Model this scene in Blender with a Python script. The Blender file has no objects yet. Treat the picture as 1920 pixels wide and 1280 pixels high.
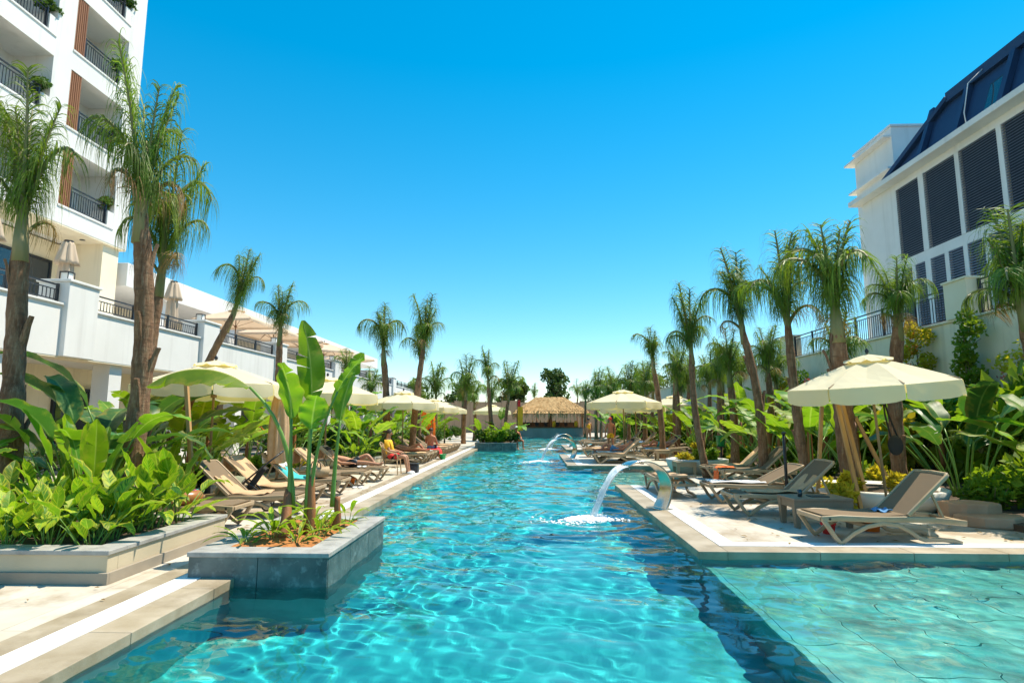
import bpy, math, random
import numpy as np
from mathutils import Vector, Matrix

R = math.radians
SC = bpy.context.scene
COL = SC.collection

# ------------------------------------------------------------------ camera, sky, sun, exposure
cam = bpy.data.cameras.new('camera')
cam_o = bpy.data.objects.new('camera', cam)
COL.objects.link(cam_o)
SC.camera = cam_o
cam.sensor_width = 36.0
cam.lens = 20.89
cam.clip_end = 3000
cam.clip_start = 0.05
cam_o.location = (0, 0, 1.65)
cam_o.rotation_euler = (R(90 + 7.467), 0, R(1.988))

SUN_DIR = Vector((0.40, 0.20, 0.89)).normalized()
world = bpy.data.worlds.new('World')
SC.world = world
world.use_nodes = True
wn = world.node_tree
sky = wn.nodes.new('ShaderNodeTexSky')
sky.sky_type = 'NISHITA'
sky.sun_disc = False
sky.sun_elevation = math.asin(SUN_DIR.z)
sky.sun_rotation = math.atan2(SUN_DIR.x, SUN_DIR.y)
sky.altitude = 0
sky.air_density = 0.95
sky.dust_density = 0.0
sky.ozone_density = 1.6
hs = wn.nodes.new('ShaderNodeHueSaturation')
hs.inputs['Hue'].default_value = 0.482
hs.inputs['Saturation'].default_value = 1.68
hs.inputs['Value'].default_value = 1.0
gm_ = wn.nodes.new('ShaderNodeGamma')
gm_.inputs['Gamma'].default_value = 0.8
wn.links.new(sky.outputs[0], gm_.inputs['Color'])
wn.links.new(gm_.outputs[0], hs.inputs['Color'])
wn.links.new(hs.outputs[0], wn.nodes['Background'].inputs['Color'])
wn.nodes['Background'].inputs['Strength'].default_value = 0.15

sun = bpy.data.lights.new('sun', 'SUN')
sun.energy = 4.1
sun.angle = R(0.5)
sun.color = (1.0, 0.895, 0.73)
sun.cycles.is_caustics_light = True
sun_o = bpy.data.objects.new('sun', sun)
COL.objects.link(sun_o)
sun_o.location = (30, 15, 60)
sun_o.rotation_euler = SUN_DIR.to_track_quat('Z', 'Y').to_euler()

SC.view_settings.view_transform = 'Standard'
SC.view_settings.look = 'None'
SC.view_settings.gamma = 1.0
SC.view_settings.use_curve_mapping = False
SC.view_settings.exposure = 0.93
SC.render.engine = 'CYCLES'
SC.cycles.use_denoising = True
SC.cycles.max_bounces = 10
SC.cycles.transparent_max_bounces = 12
SC.cycles.caustics_reflective = False
SC.cycles.sample_clamp_indirect = 4.0

# ------------------------------------------------------------------ helpers
KIDS = {}
def link(o, parent=None):
    COL.objects.link(o)
    if parent is not None:
        o.parent = parent
        KIDS.setdefault(parent.name, []).append(o)
    return o

def tag(o, label=None, cat=None, group=None, kind=None):
    if label: o['label'] = label
    if cat: o['category'] = cat
    if group: o['group'] = group
    if kind: o['kind'] = kind
    return o

def thing(name, label, cat, loc=(0, 0, 0), rz=0.0, group=None, scale=1.0):
    o = bpy.data.objects.new(name, None)
    link(o)
    o.empty_display_size = 0.2
    o.location = loc
    o.rotation_euler = (0, 0, rz)
    o.scale = (scale,) * 3
    return tag(o, label, cat, group)

def obj(name, mesh, parent=None, loc=None, rot=None, scale=None):
    o = bpy.data.objects.new(name, mesh)
    link(o, parent)
    if loc is not None: o.location = loc
    if rot is not None: o.rotation_euler = rot
    if scale is not None: o.scale = scale if hasattr(scale, '__len__') else (scale,) * 3
    return o

def copy_tree(o, parent=None):
    c = o.copy()
    link(c, parent)
    for ch in KIDS.get(o.name, []):
        copy_tree(ch, c)
    return c

def dup(o, loc, rz=0.0, label=None, group=None, scale=None):
    c = copy_tree(o)
    c.location = loc
    c.rotation_euler = (0, 0, rz)
    if scale: c.scale = (scale,) * 3
    if label: c['label'] = label
    if group: c['group'] = group
    elif 'group' in c: del c['group']
    return c

class MB:
    """collects shapes and links them as one mesh object"""
    def __init__(s):
        s.v = []; s.f = []; s.m = []; s.uv = []
    def add(s, verts, faces, mi=0, uv=None):
        b = len(s.v)
        s.v += [tuple(p) for p in verts]
        s.uv += uv if uv else [(0.0, 0.0)] * len(verts)
        for fc in faces:
            s.f.append(tuple(i + b for i in fc)); s.m.append(mi)
        return s
    def box(s, x0, x1, y0, y1, z0, z1, mi=0):
        v = [(x, y, z) for z in (z0, z1) for y in (y0, y1) for x in (x0, x1)]
        return s.add(v, [(0, 2, 3, 1), (4, 5, 7, 6), (0, 1, 5, 4), (2, 6, 7, 3), (0, 4, 6, 2), (1, 3, 7, 5)], mi)
    def hexa(s, bottom, top, mi=0):
        return s.add(list(bottom) + list(top), [(3, 2, 1, 0), (4, 5, 6, 7), (0, 1, 5, 4), (1, 2, 6, 5), (2, 3, 7, 6), (3, 0, 4, 7)], mi)
    def poly(s, pts, mi=0):
        return s.add(pts, [tuple(range(len(pts)))], mi)
    def prism(s, pts2, z0, z1, mi=0):
        n = len(pts2)
        v = [(x, y, z0) for x, y in pts2] + [(x, y, z1) for x, y in pts2]
        f = [tuple(range(n))[::-1], tuple(range(n, 2 * n))] + [(i, (i + 1) % n, n + (i + 1) % n, n + i) for i in range(n)]
        return s.add(v, f, mi)
    def sweep(s, pts, sect, mi=0, cap=True, up=(0, 0, 1), closed=False):
        """sect(i, t) -> list of (a, b) offsets in the (side, normal) frame"""
        P = [Vector(p) for p in pts]; n = len(P); rings = []
        prev = None
        for i, p in enumerate(P):
            if closed: t = P[(i + 1) % n] - P[i - 1]
            else: t = P[min(i + 1, n - 1)] - P[max(i - 1, 0)]
            t.normalize()
            if prev is None:
                u = Vector(up)
                if abs(t.dot(u)) > 0.95: u = Vector((1, 0, 0)) if abs(t.x) < 0.9 else Vector((0, 1, 0))
                side = t.cross(u).normalized()
            else:
                side = (prev - t * prev.dot(t)).normalized()
            prev = side
            nor = side.cross(t)
            rings.append([p + side * a + nor * b for a, b in sect(i, i / max(1, n - 1))])
        k = len(rings[0]); v = [q for r in rings for q in r]; f = []
        m = n if closed else n - 1
        for i in range(m):
            j = (i + 1) % n
            for c in range(k):
                d = (c + 1) % k
                f.append((i * k + c, i * k + d, j * k + d, j * k + c))
        if cap and not closed:
            f.append(tuple(range(k))[::-1]); f.append(tuple((n - 1) * k + c for c in range(k)))
        return s.add(v, f, mi)
    def tube(s, pts, rad, n=8, mi=0, cap=True, closed=False):
        if not hasattr(rad, '__len__'): rad = [rad] * len(pts)
        cs = [(math.cos(2 * math.pi * k / n), math.sin(2 * math.pi * k / n)) for k in range(n)]
        return s.sweep(pts, lambda i, t: [(rad[i] * a, rad[i] * b) for a, b in cs], mi, cap, closed=closed)
    def band(s, pts, w, h, mi=0, up=(0, 0, 1)):
        """rectangular bar of width w (side) and height h along a path"""
        return s.sweep(pts, lambda i, t: [(-w / 2, -h / 2), (w / 2, -h / 2), (w / 2, h / 2), (-w / 2, h / 2)], mi, True, up)
    def lathe(s, prof, n=16, c=(0, 0, 0), mi=0, mod=None):
        v = []; k = len(prof)
        for i in range(n):
            a = 2 * math.pi * i / n
            for j, (r, z) in enumerate(prof):
                rr = r * (mod(a, j) if mod else 1.0)
                v.append((c[0] + rr * math.cos(a), c[1] + rr * math.sin(a), c[2] + z))
        f = [(i * k + j, ((i + 1) % n) * k + j, ((i + 1) % n) * k + j + 1, i * k + j + 1) for i in range(n) for j in range(k - 1)]
        if prof[0][0] > 1e-6: f.append(tuple(i * k for i in range(n))[::-1])
        if prof[-1][0] > 1e-6: f.append(tuple(i * k + k - 1 for i in range(n)))
        return s.add(v, f, mi)
    def blob(s, c, r, n=8, m=6, mi=0, rnd=None, jit=0.0):
        rx, ry, rz = r if hasattr(r, '__len__') else (r, r, r)
        v = []
        for j in range(m + 1):
            ph = math.pi * j / m
            for i in range(n):
                a = 2 * math.pi * i / n
                q = 1 + (rnd.uniform(-jit, jit) if rnd and 0 < j < m else 0)
                v.append((c[0] + rx * q * math.sin(ph) * math.cos(a), c[1] + ry * q * math.sin(ph) * math.sin(a), c[2] - rz * q * math.cos(ph)))
        f = [(j * n + i, j * n + (i + 1) % n, (j + 1) * n + (i + 1) % n, (j + 1) * n + i) for j in range(m) for i in range(n)]
        return s.add(v, f, mi)
    def mesh(s, name, mats, smooth=False):
        me = bpy.data.meshes.new(name)
        me.from_pydata(s.v, [], s.f)
        for m in (mats if isinstance(mats, (list, tuple)) else [mats]): me.materials.append(m)
        if any(s.m): me.polygons.foreach_set('material_index', s.m)
        if any(u != (0.0, 0.0) for u in s.uv):
            lay = me.uv_layers.new(name='uv')
            idx = np.empty(len(me.loops), dtype=np.int32); me.loops.foreach_get('vertex_index', idx)
            lay.data.foreach_set('uv', np.array(s.uv, dtype=np.float32)[idx].ravel())
        if smooth: me.shade_smooth()
        me.update()
        return me
    def build(s, name, mats, parent=None, smooth=False, bevel=0.0, loc=None):
        o = obj(name, s.mesh(name, mats, smooth), parent, loc)
        if bevel:
            b = o.modifiers.new('bevel', 'BEVEL'); b.width = bevel; b.segments = 2; b.limit_method = 'ANGLE'; b.angle_limit = R(40)
        return o

def struct(o, label=None):
    o['kind'] = 'structure'
    if label: o['label'] = label
    return o

# ------------------------------------------------------------------ materials
def _new(name):
    m = bpy.data.materials.new(name); m.use_nodes = True
    nt = m.node_tree
    return m, nt, nt.nodes['Principled BSDF']

def N(nt, kind, **kw):
    n = nt.nodes.new(kind)
    for k, v in kw.items():
        if k in n.inputs: n.inputs[k].default_value = v
        else: setattr(n, k, v)
    return n

def mixc(nt, fac, a, b, blend='MIX'):
    n = nt.nodes.new('ShaderNodeMix'); n.data_type = 'RGBA'; n.blend_type = blend
    for sock, val in ((n.inputs[0], fac), (n.inputs[6], a), (n.inputs[7], b)):
        if isinstance(val, bpy.types.NodeSocket): nt.links.new(val, sock)
        elif isinstance(val, tuple): sock.default_value = (*val[:3], 1)
        else: sock.default_value = val
    return n.outputs[2]

def ramp(nt, src, lo, hi):
    n = nt.nodes.new('ShaderNodeMapRange')
    n.inputs[1].default_value = lo; n.inputs[2].default_value = hi; n.clamp = True
    nt.links.new(src, n.inputs[0]); return n.outputs[0]

def math_(nt, op, a, b=0.0, c=0.0):
    n = nt.nodes.new('ShaderNodeMath'); n.operation = op
    for i, val in enumerate((a, b, c)):
        if isinstance(val, bpy.types.NodeSocket): nt.links.new(val, n.inputs[i])
        else: n.inputs[i].default_value = val
    return n.outputs[0]

def noise(nt, co, scale, detail=4.0, rough=0.55, stretch=None):
    if stretch:
        mp = nt.nodes.new('ShaderNodeMapping'); mp.inputs['Scale'].default_value = stretch
        nt.links.new(co, mp.inputs[0]); co = mp.outputs[0]
    n = nt.nodes.new('ShaderNodeTexNoise')
    n.inputs['Scale'].default_value = scale; n.inputs['Detail'].default_value = detail; n.inputs['Roughness'].default_value = rough
    nt.links.new(co, n.inputs['Vector']); return n.outputs[0]

def bump(nt, bsdf, h, strength=0.3, dist=0.02):
    b = nt.nodes.new('ShaderNodeBump'); b.inputs['Strength'].default_value = strength; b.inputs['Distance'].default_value = dist
    nt.links.new(h, b.inputs['Height']); nt.links.new(b.outputs[0], bsdf.inputs['Normal'])

def mat(name, a, b=None, rough=0.6, scale=3.0, stretch=None, bmp=0.0, bscale=30.0, metal=0.0, wear=None, obj_rand=0.0, spec=0.5, world=False, streak=None):
    """two-tone noise material; wear = (colour, low, high, scale) adds stains with a shape of their own"""
    m, nt, P = _new(name)
    tc = nt.nodes.new('ShaderNodeTexCoord'); co = tc.outputs['Object']
    if world: co = N(nt, 'ShaderNodeNewGeometry').outputs['Position']
    b = b or tuple(min(1, c * 1.18) for c in a)
    col = mixc(nt, ramp(nt, noise(nt, co, scale, stretch=stretch), 0.35, 0.65), a, b)
    if wear:
        col = mixc(nt, math_(nt, 'MULTIPLY', ramp(nt, noise(nt, co, wear[3], 6.0, 0.62), wear[1], wear[2]), 0.8), col, wear[0])
    if streak:
        sk_ = ramp(nt, noise(nt, co, 2.2, 5.0, 0.6, (1.0, 1.0, 0.06)), 0.54, 0.74)
        col = mixc(nt, math_(nt, 'MULTIPLY', sk_, 0.55), col, streak)
    if obj_rand:
        oi = nt.nodes.new('ShaderNodeObjectInfo')
        hv = N(nt, 'ShaderNodeHueSaturation')
        nt.links.new(col, hv.inputs['Color'])
        nt.links.new(math_(nt, 'MULTIPLY_ADD', oi.outputs['Random'], obj_rand, 1 - obj_rand / 2), hv.inputs['Value'])
        col = hv.outputs[0]
    nt.links.new(col, P.inputs['Base Color'])
    P.inputs['Roughness'].default_value = rough
    P.inputs['Metallic'].default_value = metal
    P.inputs['Specular IOR Level'].default_value = spec
    if bmp: bump(nt, P, noise(nt, co, bscale, 5.0, 0.6, stretch), bmp)
    return m

def translucent(m, nt, P, colsock, amount):
    tr = nt.nodes.new('ShaderNodeBsdfTranslucent')
    mx = nt.nodes.new('ShaderNodeMixShader'); mx.inputs[0].default_value = amount
    if isinstance(colsock, tuple): tr.inputs[0].default_value = (*colsock, 1)
    else: nt.links.new(colsock, tr.inputs[0])
    nt.links.new(P.outputs[0], mx.inputs[1]); nt.links.new(tr.outputs[0], mx.inputs[2])
    nt.links.new(mx.outputs[0], nt.nodes['Material Output'].inputs[0])

def leaf_mat(name, dark, light, rough=0.42, trans=0.35, veins=0.0, rib=None, stripe=None, margin=None, hue=0.03, val=0.35):
    """foliage: per-leaf random tone, optional lateral veins / midrib / variegation on the blade's own uv"""
    m, nt, P = _new(name)
    oi = nt.nodes.new('ShaderNodeObjectInfo')
    geo = N(nt, 'ShaderNodeNewGeometry')
    col = mixc(nt, ramp(nt, noise(nt, geo.outputs['Position'], 2.3, 3.0), 0.35, 0.65), dark, light)
    uvn = nt.nodes.new('ShaderNodeUVMap'); sep = nt.nodes.new('ShaderNodeSeparateXYZ')
    nt.links.new(uvn.outputs[0], sep.inputs[0])
    if veins or rib or stripe or margin:
        au = math_(nt, 'ABSOLUTE', math_(nt, 'SUBTRACT', sep.outputs[0], 0.5))
        obl = math_(nt, 'SUBTRACT', sep.outputs[1], math_(nt, 'MULTIPLY', au, 0.35))
    if stripe:
        cmb = nt.nodes.new('ShaderNodeCombineXYZ')
        nt.links.new(math_(nt, 'MULTIPLY', obl, 16.0), cmb.inputs[0])
        nt.links.new(math_(nt, 'MULTIPLY', sep.outputs[0], 1.2), cmb.inputs[1])
        nt.links.new(math_(nt, 'MULTIPLY', oi.outputs['Random'], 37.0), cmb.inputs[2])
        nz = noise(nt, cmb.outputs[0], 1.0, 2.0)
        lo = math_(nt, 'MULTIPLY_ADD', oi.outputs['Random'], -0.24, 0.60)
        fac = nt.nodes.new('ShaderNodeMapRange'); fac.clamp = True
        nt.links.new(nz, fac.inputs[0]); nt.links.new(lo, fac.inputs[1]); nt.links.new(math_(nt, 'ADD', lo, 0.10), fac.inputs[2])
        col = mixc(nt, math_(nt, 'MULTIPLY', fac.outputs[0], 0.85), col, stripe)
    if margin:
        col = mixc(nt, math_(nt, 'MULTIPLY', ramp(nt, au, 0.40, 0.49), 0.75), col, margin)
    if rib:
        col = mixc(nt, ramp(nt, au, 0.045, 0.02), col, rib)
    if rib:
        cm2 = nt.nodes.new('ShaderNodeCombineXYZ')
        nt.links.new(math_(nt, 'MULTIPLY', sep.outputs[0], 2.0), cm2.inputs[0]); nt.links.new(math_(nt, 'MULTIPLY', sep.outputs[1], 6.0), cm2.inputs[1])
        nt.links.new(math_(nt, 'MULTIPLY', oi.outputs['Random'], 91.0), cm2.inputs[2])
        sp = noise(nt, cm2.outputs[0], 1.4, 5.0, 0.65)
        edge = math_(nt, 'ADD', sp, math_(nt, 'MULTIPLY', ramp(nt, au, 0.30, 0.50), 0.16))
        col = mixc(nt, math_(nt, 'MULTIPLY', ramp(nt, edge, 0.66, 0.74), 0.85), col, (0.24, 0.13, 0.04))
        col = mixc(nt, math_(nt, 'MULTIPLY', ramp(nt, edge, 0.54, 0.68), 0.5), col, (0.40, 0.36, 0.05))
    if veins:
        w = math_(nt, 'SINE', math_(nt, 'MULTIPLY', obl, 240.0))
        col = mixc(nt, math_(nt, 'MULTIPLY', ramp(nt, w, 0.1, 1.0), veins), col, light)
        bump(nt, P, w, 0.12, 0.004)
    hv = N(nt, 'ShaderNodeHueSaturation')
    nt.links.new(col, hv.inputs['Color'])
    nt.links.new(math_(nt, 'MULTIPLY_ADD', oi.outputs['Random'], hue, 0.5 - hue / 2), hv.inputs['Hue'])
    wn_ = nt.nodes.new('ShaderNodeTexWhiteNoise'); wn_.noise_dimensions = '1D'
    nt.links.new(oi.outputs['Random'], wn_.inputs['W'])
    nt.links.new(math_(nt, 'MULTIPLY_ADD', wn_.outputs[0], val, 1 - val / 2), hv.inputs['Value'])
    nt.links.new(hv.outputs[0], P.inputs['Base Color'])
    P.inputs['Roughness'].default_value = min(.7, rough + .12)
    P.inputs['Specular IOR Level'].default_value = 0.35
    tcol = mixc(nt, 0.55, hv.outputs[0], (light[0] * 2.2, light[1] * 1.9, light[2] * 0.6))
    translucent(m, nt, P, tcol, trans)
    return m

M = {}
M['plaster'] = mat('white_plaster', (0.70, 0.69, 0.665), (0.76, 0.75, 0.73), 0.85, 0.7, bmp=0.08, bscale=60, wear=((0.60, 0.585, 0.555), 0.55, 0.8, 0.35), streak=(0.56, 0.545, 0.52))
M['plaster_warm'] = mat('cream_plaster', (0.80, 0.70, 0.51), (0.84, 0.75, 0.57), 0.85, 0.8, bmp=0.08, bscale=60, wear=((0.52, 0.45, 0.33), 0.56, 0.8, 0.5), streak=(0.50, 0.43, 0.31))
M['planter_cream'] = mat('cream_render', (0.50, 0.42, 0.28), (0.56, 0.48, 0.34), 0.8, 1.3, bmp=0.1, bscale=50, wear=((0.40, 0.35, 0.26), 0.55, 0.8, 1.5))
M['planter_base'] = mat('taupe_skirting', (0.27, 0.225, 0.17), (0.34, 0.29, 0.22), 0.7, 2.0, bmp=0.1)
M['cap'] = mat('grey_capping_stone', (0.30, 0.29, 0.27), (0.40, 0.39, 0.36), 0.6, 6.0, bmp=0.25, bscale=90, world=True, wear=((0.20, 0.19, 0.17), 0.5, 0.75, 5.0))
M['coping'] = mat('coping_stone', (0.31, 0.25, 0.165), (0.43, 0.365, 0.27), 0.5, 2.2, bmp=0.12, bscale=50, world=True, wear=((0.17, 0.125, 0.07), 0.5, 0.75, 1.7), obj_rand=0.16)
M['tile_teal'] = mat('teal_stone_tile', (0.055, 0.085, 0.085), (0.13, 0.18, 0.175), 0.45, 3.0, bmp=0.35, bscale=14, world=True, wear=((0.25, 0.31, 0.30), 0.55, 0.72, 9.0), obj_rand=0.15)
M['grout'] = mat('pale_grout', (0.42, 0.42, 0.38))
M['grate'] = mat('white_grate', (0.80, 0.80, 0.79), rough=0.45)
M['grate_dark'] = mat('drain_channel', (0.45, 0.45, 0.44))
M['soil'] = mat('red_soil', (0.30, 0.11, 0.03), (0.45, 0.19, 0.05), 0.95, 12.0, bmp=0.9, bscale=30)
M['bedsoil'] = mat('dark_soil', (0.06, 0.04, 0.025), (0.12, 0.08, 0.05), 0.95, 6.0, bmp=0.6)
M['wood_slat'] = mat('oiled_wood', (0.22, 0.085, 0.028), (0.30, 0.125, 0.045), 0.5, 4.0, stretch=(1, 1, 0.08), bmp=0.1)
M['stake'] = mat('yellow_timber', (0.48, 0.25, 0.08), (0.58, 0.33, 0.13), 0.7, 6.0, stretch=(1, 1, 0.1), bmp=0.15)
M['metal_dark'] = mat('anthracite_metal', (0.025, 0.030, 0.038), rough=0.45, metal=0.3)
M['navy'] = mat('navy_cladding', (0.008, 0.036, 0.10), (0.012, 0.046, 0.12), 0.7, 0.8, bmp=0.05)
M['louver'] = mat('louver_metal', (0.11, 0.13, 0.19), (0.14, 0.16, 0.22), 0.5)
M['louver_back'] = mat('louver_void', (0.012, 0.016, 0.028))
M['resin'] = mat('taupe_resin', (0.38, 0.27, 0.155), (0.42, 0.31, 0.19), 0.42, 5.0, obj_rand=0.10)
M['resin_dark'] = mat('mocha_resin', (0.24, 0.165, 0.10), (0.27, 0.19, 0.12), 0.5, 5.0, bmp=0.3, bscale=120)
M['pole_wood'] = mat('umbrella_pole_timber', (0.25, 0.16, 0.075), (0.31, 0.21, 0.11), 0.5, 8.0, stretch=(1, 1, 0.1))
M['wood_dark'] = mat('dark_timber', (0.13, 0.07, 0.035), (0.20, 0.11, 0.055), 0.7, 6.0, stretch=(1, 1, 0.1), bmp=0.2)
M['log'] = mat('weathered_log', (0.14, 0.095, 0.055), (0.26, 0.19, 0.12), 0.9, 5.0, stretch=(1, 1, 0.15), bmp=0.5, bscale=20, obj_rand=0.4)
M['thatch'] = mat('straw_thatch', (0.36, 0.21, 0.075), (0.58, 0.38, 0.17), 0.9, 3.0, bmp=0.5, bscale=20, world=True)
M['steel'] = mat('brushed_steel', (0.62, 0.58, 0.50), (0.70, 0.66, 0.58), 0.24, 2.0, metal=1.0)
M['towel_tan'] = mat('tan_towel', (0.52, 0.33, 0.18), (0.60, 0.40, 0.23), 0.95, 6.0, bmp=0.5, bscale=90)
M['towel_teal'] = mat('teal_towel', (0.05, 0.42, 0.42), rough=0.95, bmp=0.5, bscale=90)
M['towel_white'] = mat('white_towel', (0.72, 0.72, 0.70), rough=0.95, bmp=0.5, bscale=90)
M['towel_orange'] = mat('orange_towel', (0.85, 0.15, 0.03), rough=0.9, bmp=0.4, bscale=90)
M['towel_blue'] = mat('blue_towel', (0.10, 0.25, 0.45), rough=0.9, bmp=0.4, bscale=90)
M['red'] = mat('red_cloth', (0.62, 0.03, 0.03), rough=0.8)
M['yellow'] = mat('yellow_cloth', (0.80, 0.42, 0.02), rough=0.85)
M['orange'] = mat('orange_plastic', (0.85, 0.19, 0.02), rough=0.5)
M['pink'] = mat('pink_cloth', (0.80, 0.10, 0.25), rough=0.85)
M['green_pl'] = mat('green_plastic', (0.02, 0.25, 0.08), rough=0.4)
M['black'] = mat('black_plastic', (0.015, 0.015, 0.016), rough=0.45)
M['black_cloth'] = mat('black_fabric', (0.02, 0.02, 0.02), rough=0.9)
M['olive_cloth'] = mat('olive_fabric', (0.22, 0.23, 0.14), rough=0.9, bmp=0.3, bscale=60)
M['skin'] = mat('skin', (0.42, 0.20, 0.11), (0.48, 0.24, 0.14), 0.55, 9.0)
M['skin_red'] = mat('sunburnt_skin', (0.48, 0.17, 0.09), (0.54, 0.21, 0.12), 0.55, 9.0)
M['hair'] = mat('dark_hair', (0.02, 0.013, 0.01), rough=0.6)
M['rock'] = mat('sandstone', (0.42, 0.24, 0.14), (0.52, 0.33, 0.21), 0.85, 2.0, bmp=0.6, bscale=8)
M['pot_white'] = mat('white_pot', (0.62, 0.60, 0.52), (0.70, 0.68, 0.62), 0.6, 2.0)
M['bar_grey'] = mat('grey_concrete', (0.20, 0.20, 0.19), (0.25, 0.25, 0.24), 0.7, 1.0)
M['fence'] = mat('reed_screen', (0.34, 0.22, 0.13), (0.44, 0.31, 0.20), 0.9, 30.0, stretch=(1, 1, 0.02), world=True, bmp=0.4)
M['earth'] = mat('dry_earth', (0.22, 0.17, 0.10), (0.12, 0.13, 0.05), 0.95, 0.06, world=True)
M['rattan'] = mat('pale_rattan', (0.42, 0.30, 0.17), rough=0.7, bmp=0.3, bscale=80)
M['lamp_glass'] = mat('opal_lantern', (0.75, 0.75, 0.72), rough=0.3)
M['bark'] = mat('tree_bark', (0.14, 0.10, 0.07), (0.24, 0.18, 0.12), 0.9, 9.0, stretch=(1, 1, 0.3), bmp=0.5)
M['rust'] = mat('brown_inflatable', (0.30, 0.12, 0.03), rough=0.3)

def glass_mat(name, col, rough=0.05):
    m, nt, P = _new(name)
    P.inputs['Base Color'].default_value = (*col, 1)
    P.inputs['Roughness'].default_value = rough
    P.inputs['Specular IOR Level'].default_value = 0.9
    return m
M['glass'] = glass_mat('dark_window_glass', (0.02, 0.035, 0.045))

def cloth_mat(name, col, trans=0.3, tcol=None):
    m, nt, P = _new(name)
    geo = N(nt, 'ShaderNodeNewGeometry')
    c = mixc(nt, ramp(nt, noise(nt, geo.outputs['Position'], 1.6, 3.0), 0.3, 0.7), tuple(x * 0.93 for x in col), col)
    nt.links.new(c, P.inputs['Base Color']); P.inputs['Roughness'].default_value = 0.9
    P.inputs['Specular IOR Level'].default_value = 0.15
    bump(nt, P, noise(nt, geo.outputs['Position'], 7.0, 3.0), 0.25, 0.01)
    translucent(m, nt, P, tcol or col, trans)
    return m
M['canvas'] = cloth_mat('cream_canvas', (0.88, 0.82, 0.60), 0.38, (0.97, 0.80, 0.28))
M['canvas_beige'] = cloth_mat('beige_canvas', (0.66, 0.54, 0.41), 0.25, (0.72, 0.50, 0.32))
M['sling'] = cloth_mat('mocha_sling', (0.25, 0.185, 0.12), 0.2, (0.36, 0.26, 0.16))

def deck_mat():
    """honed limestone paving: per-slab tone, thin joints and water stains"""
    m, nt, P = _new('limestone_paving')
    pos = N(nt, 'ShaderNodeNewGeometry').outputs['Position']
    mp = nt.nodes.new('ShaderNodeMapping'); mp.inputs['Rotation'].default_value = (0, 0, R(90)); nt.links.new(pos, mp.inputs[0])
    br = nt.nodes.new('ShaderNodeTexBrick'); nt.links.new(mp.outputs[0], br.inputs[0])
    br.inputs['Scale'].default_value = 1.0; br.inputs['Brick Width'].default_value = 1.2; br.inputs['Row Height'].default_value = 0.6
    br.inputs['Mortar Size'].default_value = 0.006; br.inputs['Color1'].default_value = (0.56, 0.50, 0.40, 1); br.inputs['Color2'].default_value = (0.48, 0.43, 0.34, 1)
    br.inputs['Mortar'].default_value = (0.30, 0.26, 0.20, 1)
    col = mixc(nt, ramp(nt, noise(nt, pos, 0.9, 5.0, 0.6), 0.35, 0.7), br.outputs[0], (0.57, 0.54, 0.48))
    st = math_(nt, 'MULTIPLY', ramp(nt, noise(nt, pos, 0.75, 6.0, 0.66, (1.0, 0.8, 1.0)), 0.48, 0.62), 0.8)
    col = mixc(nt, st, col, (0.29, 0.21, 0.125))
    nt.links.new(col, P.inputs['Base Color']); P.inputs['Roughness'].default_value = 0.55
    bump(nt, P, noise(nt, pos, 25.0, 5.0), 0.12)
    return m
M['deck'] = deck_mat()

def pool_mat(name, a, b, size, mortar):
    m, nt, P = _new(name)
    pos = N(nt, 'ShaderNodeNewGeometry').outputs['Position']
    col = mixc(nt, ramp(nt, noise(nt, pos, 0.55, 5.0, 0.6), 0.3, 0.7), a, b)
    nt.links.new(col, P.inputs['Base Color']); P.inputs['Roughness'].default_value = 0.5
    return m
M['pool'] = pool_mat('turquoise_pool_lining', (0.003, 0.32, 0.355), (0.012, 0.44, 0.455), 1.0, 0.01)
M['pool_wall'] = pool_mat('teal_pool_wall', (0.004, 0.22, 0.27), (0.010, 0.30, 0.34), 1.0, 0.01)
M['shelf_tile'] = mat('jade_shelf_tile', (0.04, 0.44, 0.42), (0.16, 0.60, 0.54), 0.5, 1.6, world=True, wear=((0.10, 0.24, 0.24), 0.48, 0.68, 2.2), obj_rand=0.25)
M['shelf_grout'] = mat('shelf_grout', (0.26, 0.60, 0.54))

def water_mat():
    m, nt, P = _new('pool_water')
    P.inputs['Base Color'].default_value = (0.80, 0.98, 0.985, 1)
    P.inputs['Roughness'].default_value = 0.0
    P.inputs['IOR'].default_value = 1.33
    P.inputs['Transmission Weight'].default_value = 1.0
    return m
M['water'] = water_mat()

def spray_mat(name, w, alpha):
    m, nt, P = _new(name)
    P.inputs['Base Color'].default_value = (0.85, 0.92, 0.95, 1); P.inputs['Roughness'].default_value = 0.15
    t = nt.nodes.new('ShaderNodeBsdfTransparent'); mx = nt.nodes.new('ShaderNodeMixShader')
    tc = nt.nodes.new('ShaderNodeTexCoord')
    nz = ramp(nt, noise(nt, tc.outputs['UV'], 9.0, 4.0, 0.6, (3.0, 0.5, 1)), alpha[0], alpha[1])
    nt.links.new(nz, mx.inputs[0]); nt.links.new(t.outputs[0], mx.inputs[1]); nt.links.new(P.outputs[0], mx.inputs[2])
    nt.links.new(mx.outputs[0], nt.nodes['Material Output'].inputs[0])
    return m
M['jet'] = spray_mat('falling_water', 0.9, (0.05, 0.58))
M['foam'] = mat('white_foam', (0.85, 0.90, 0.91), rough=0.4)

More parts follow.
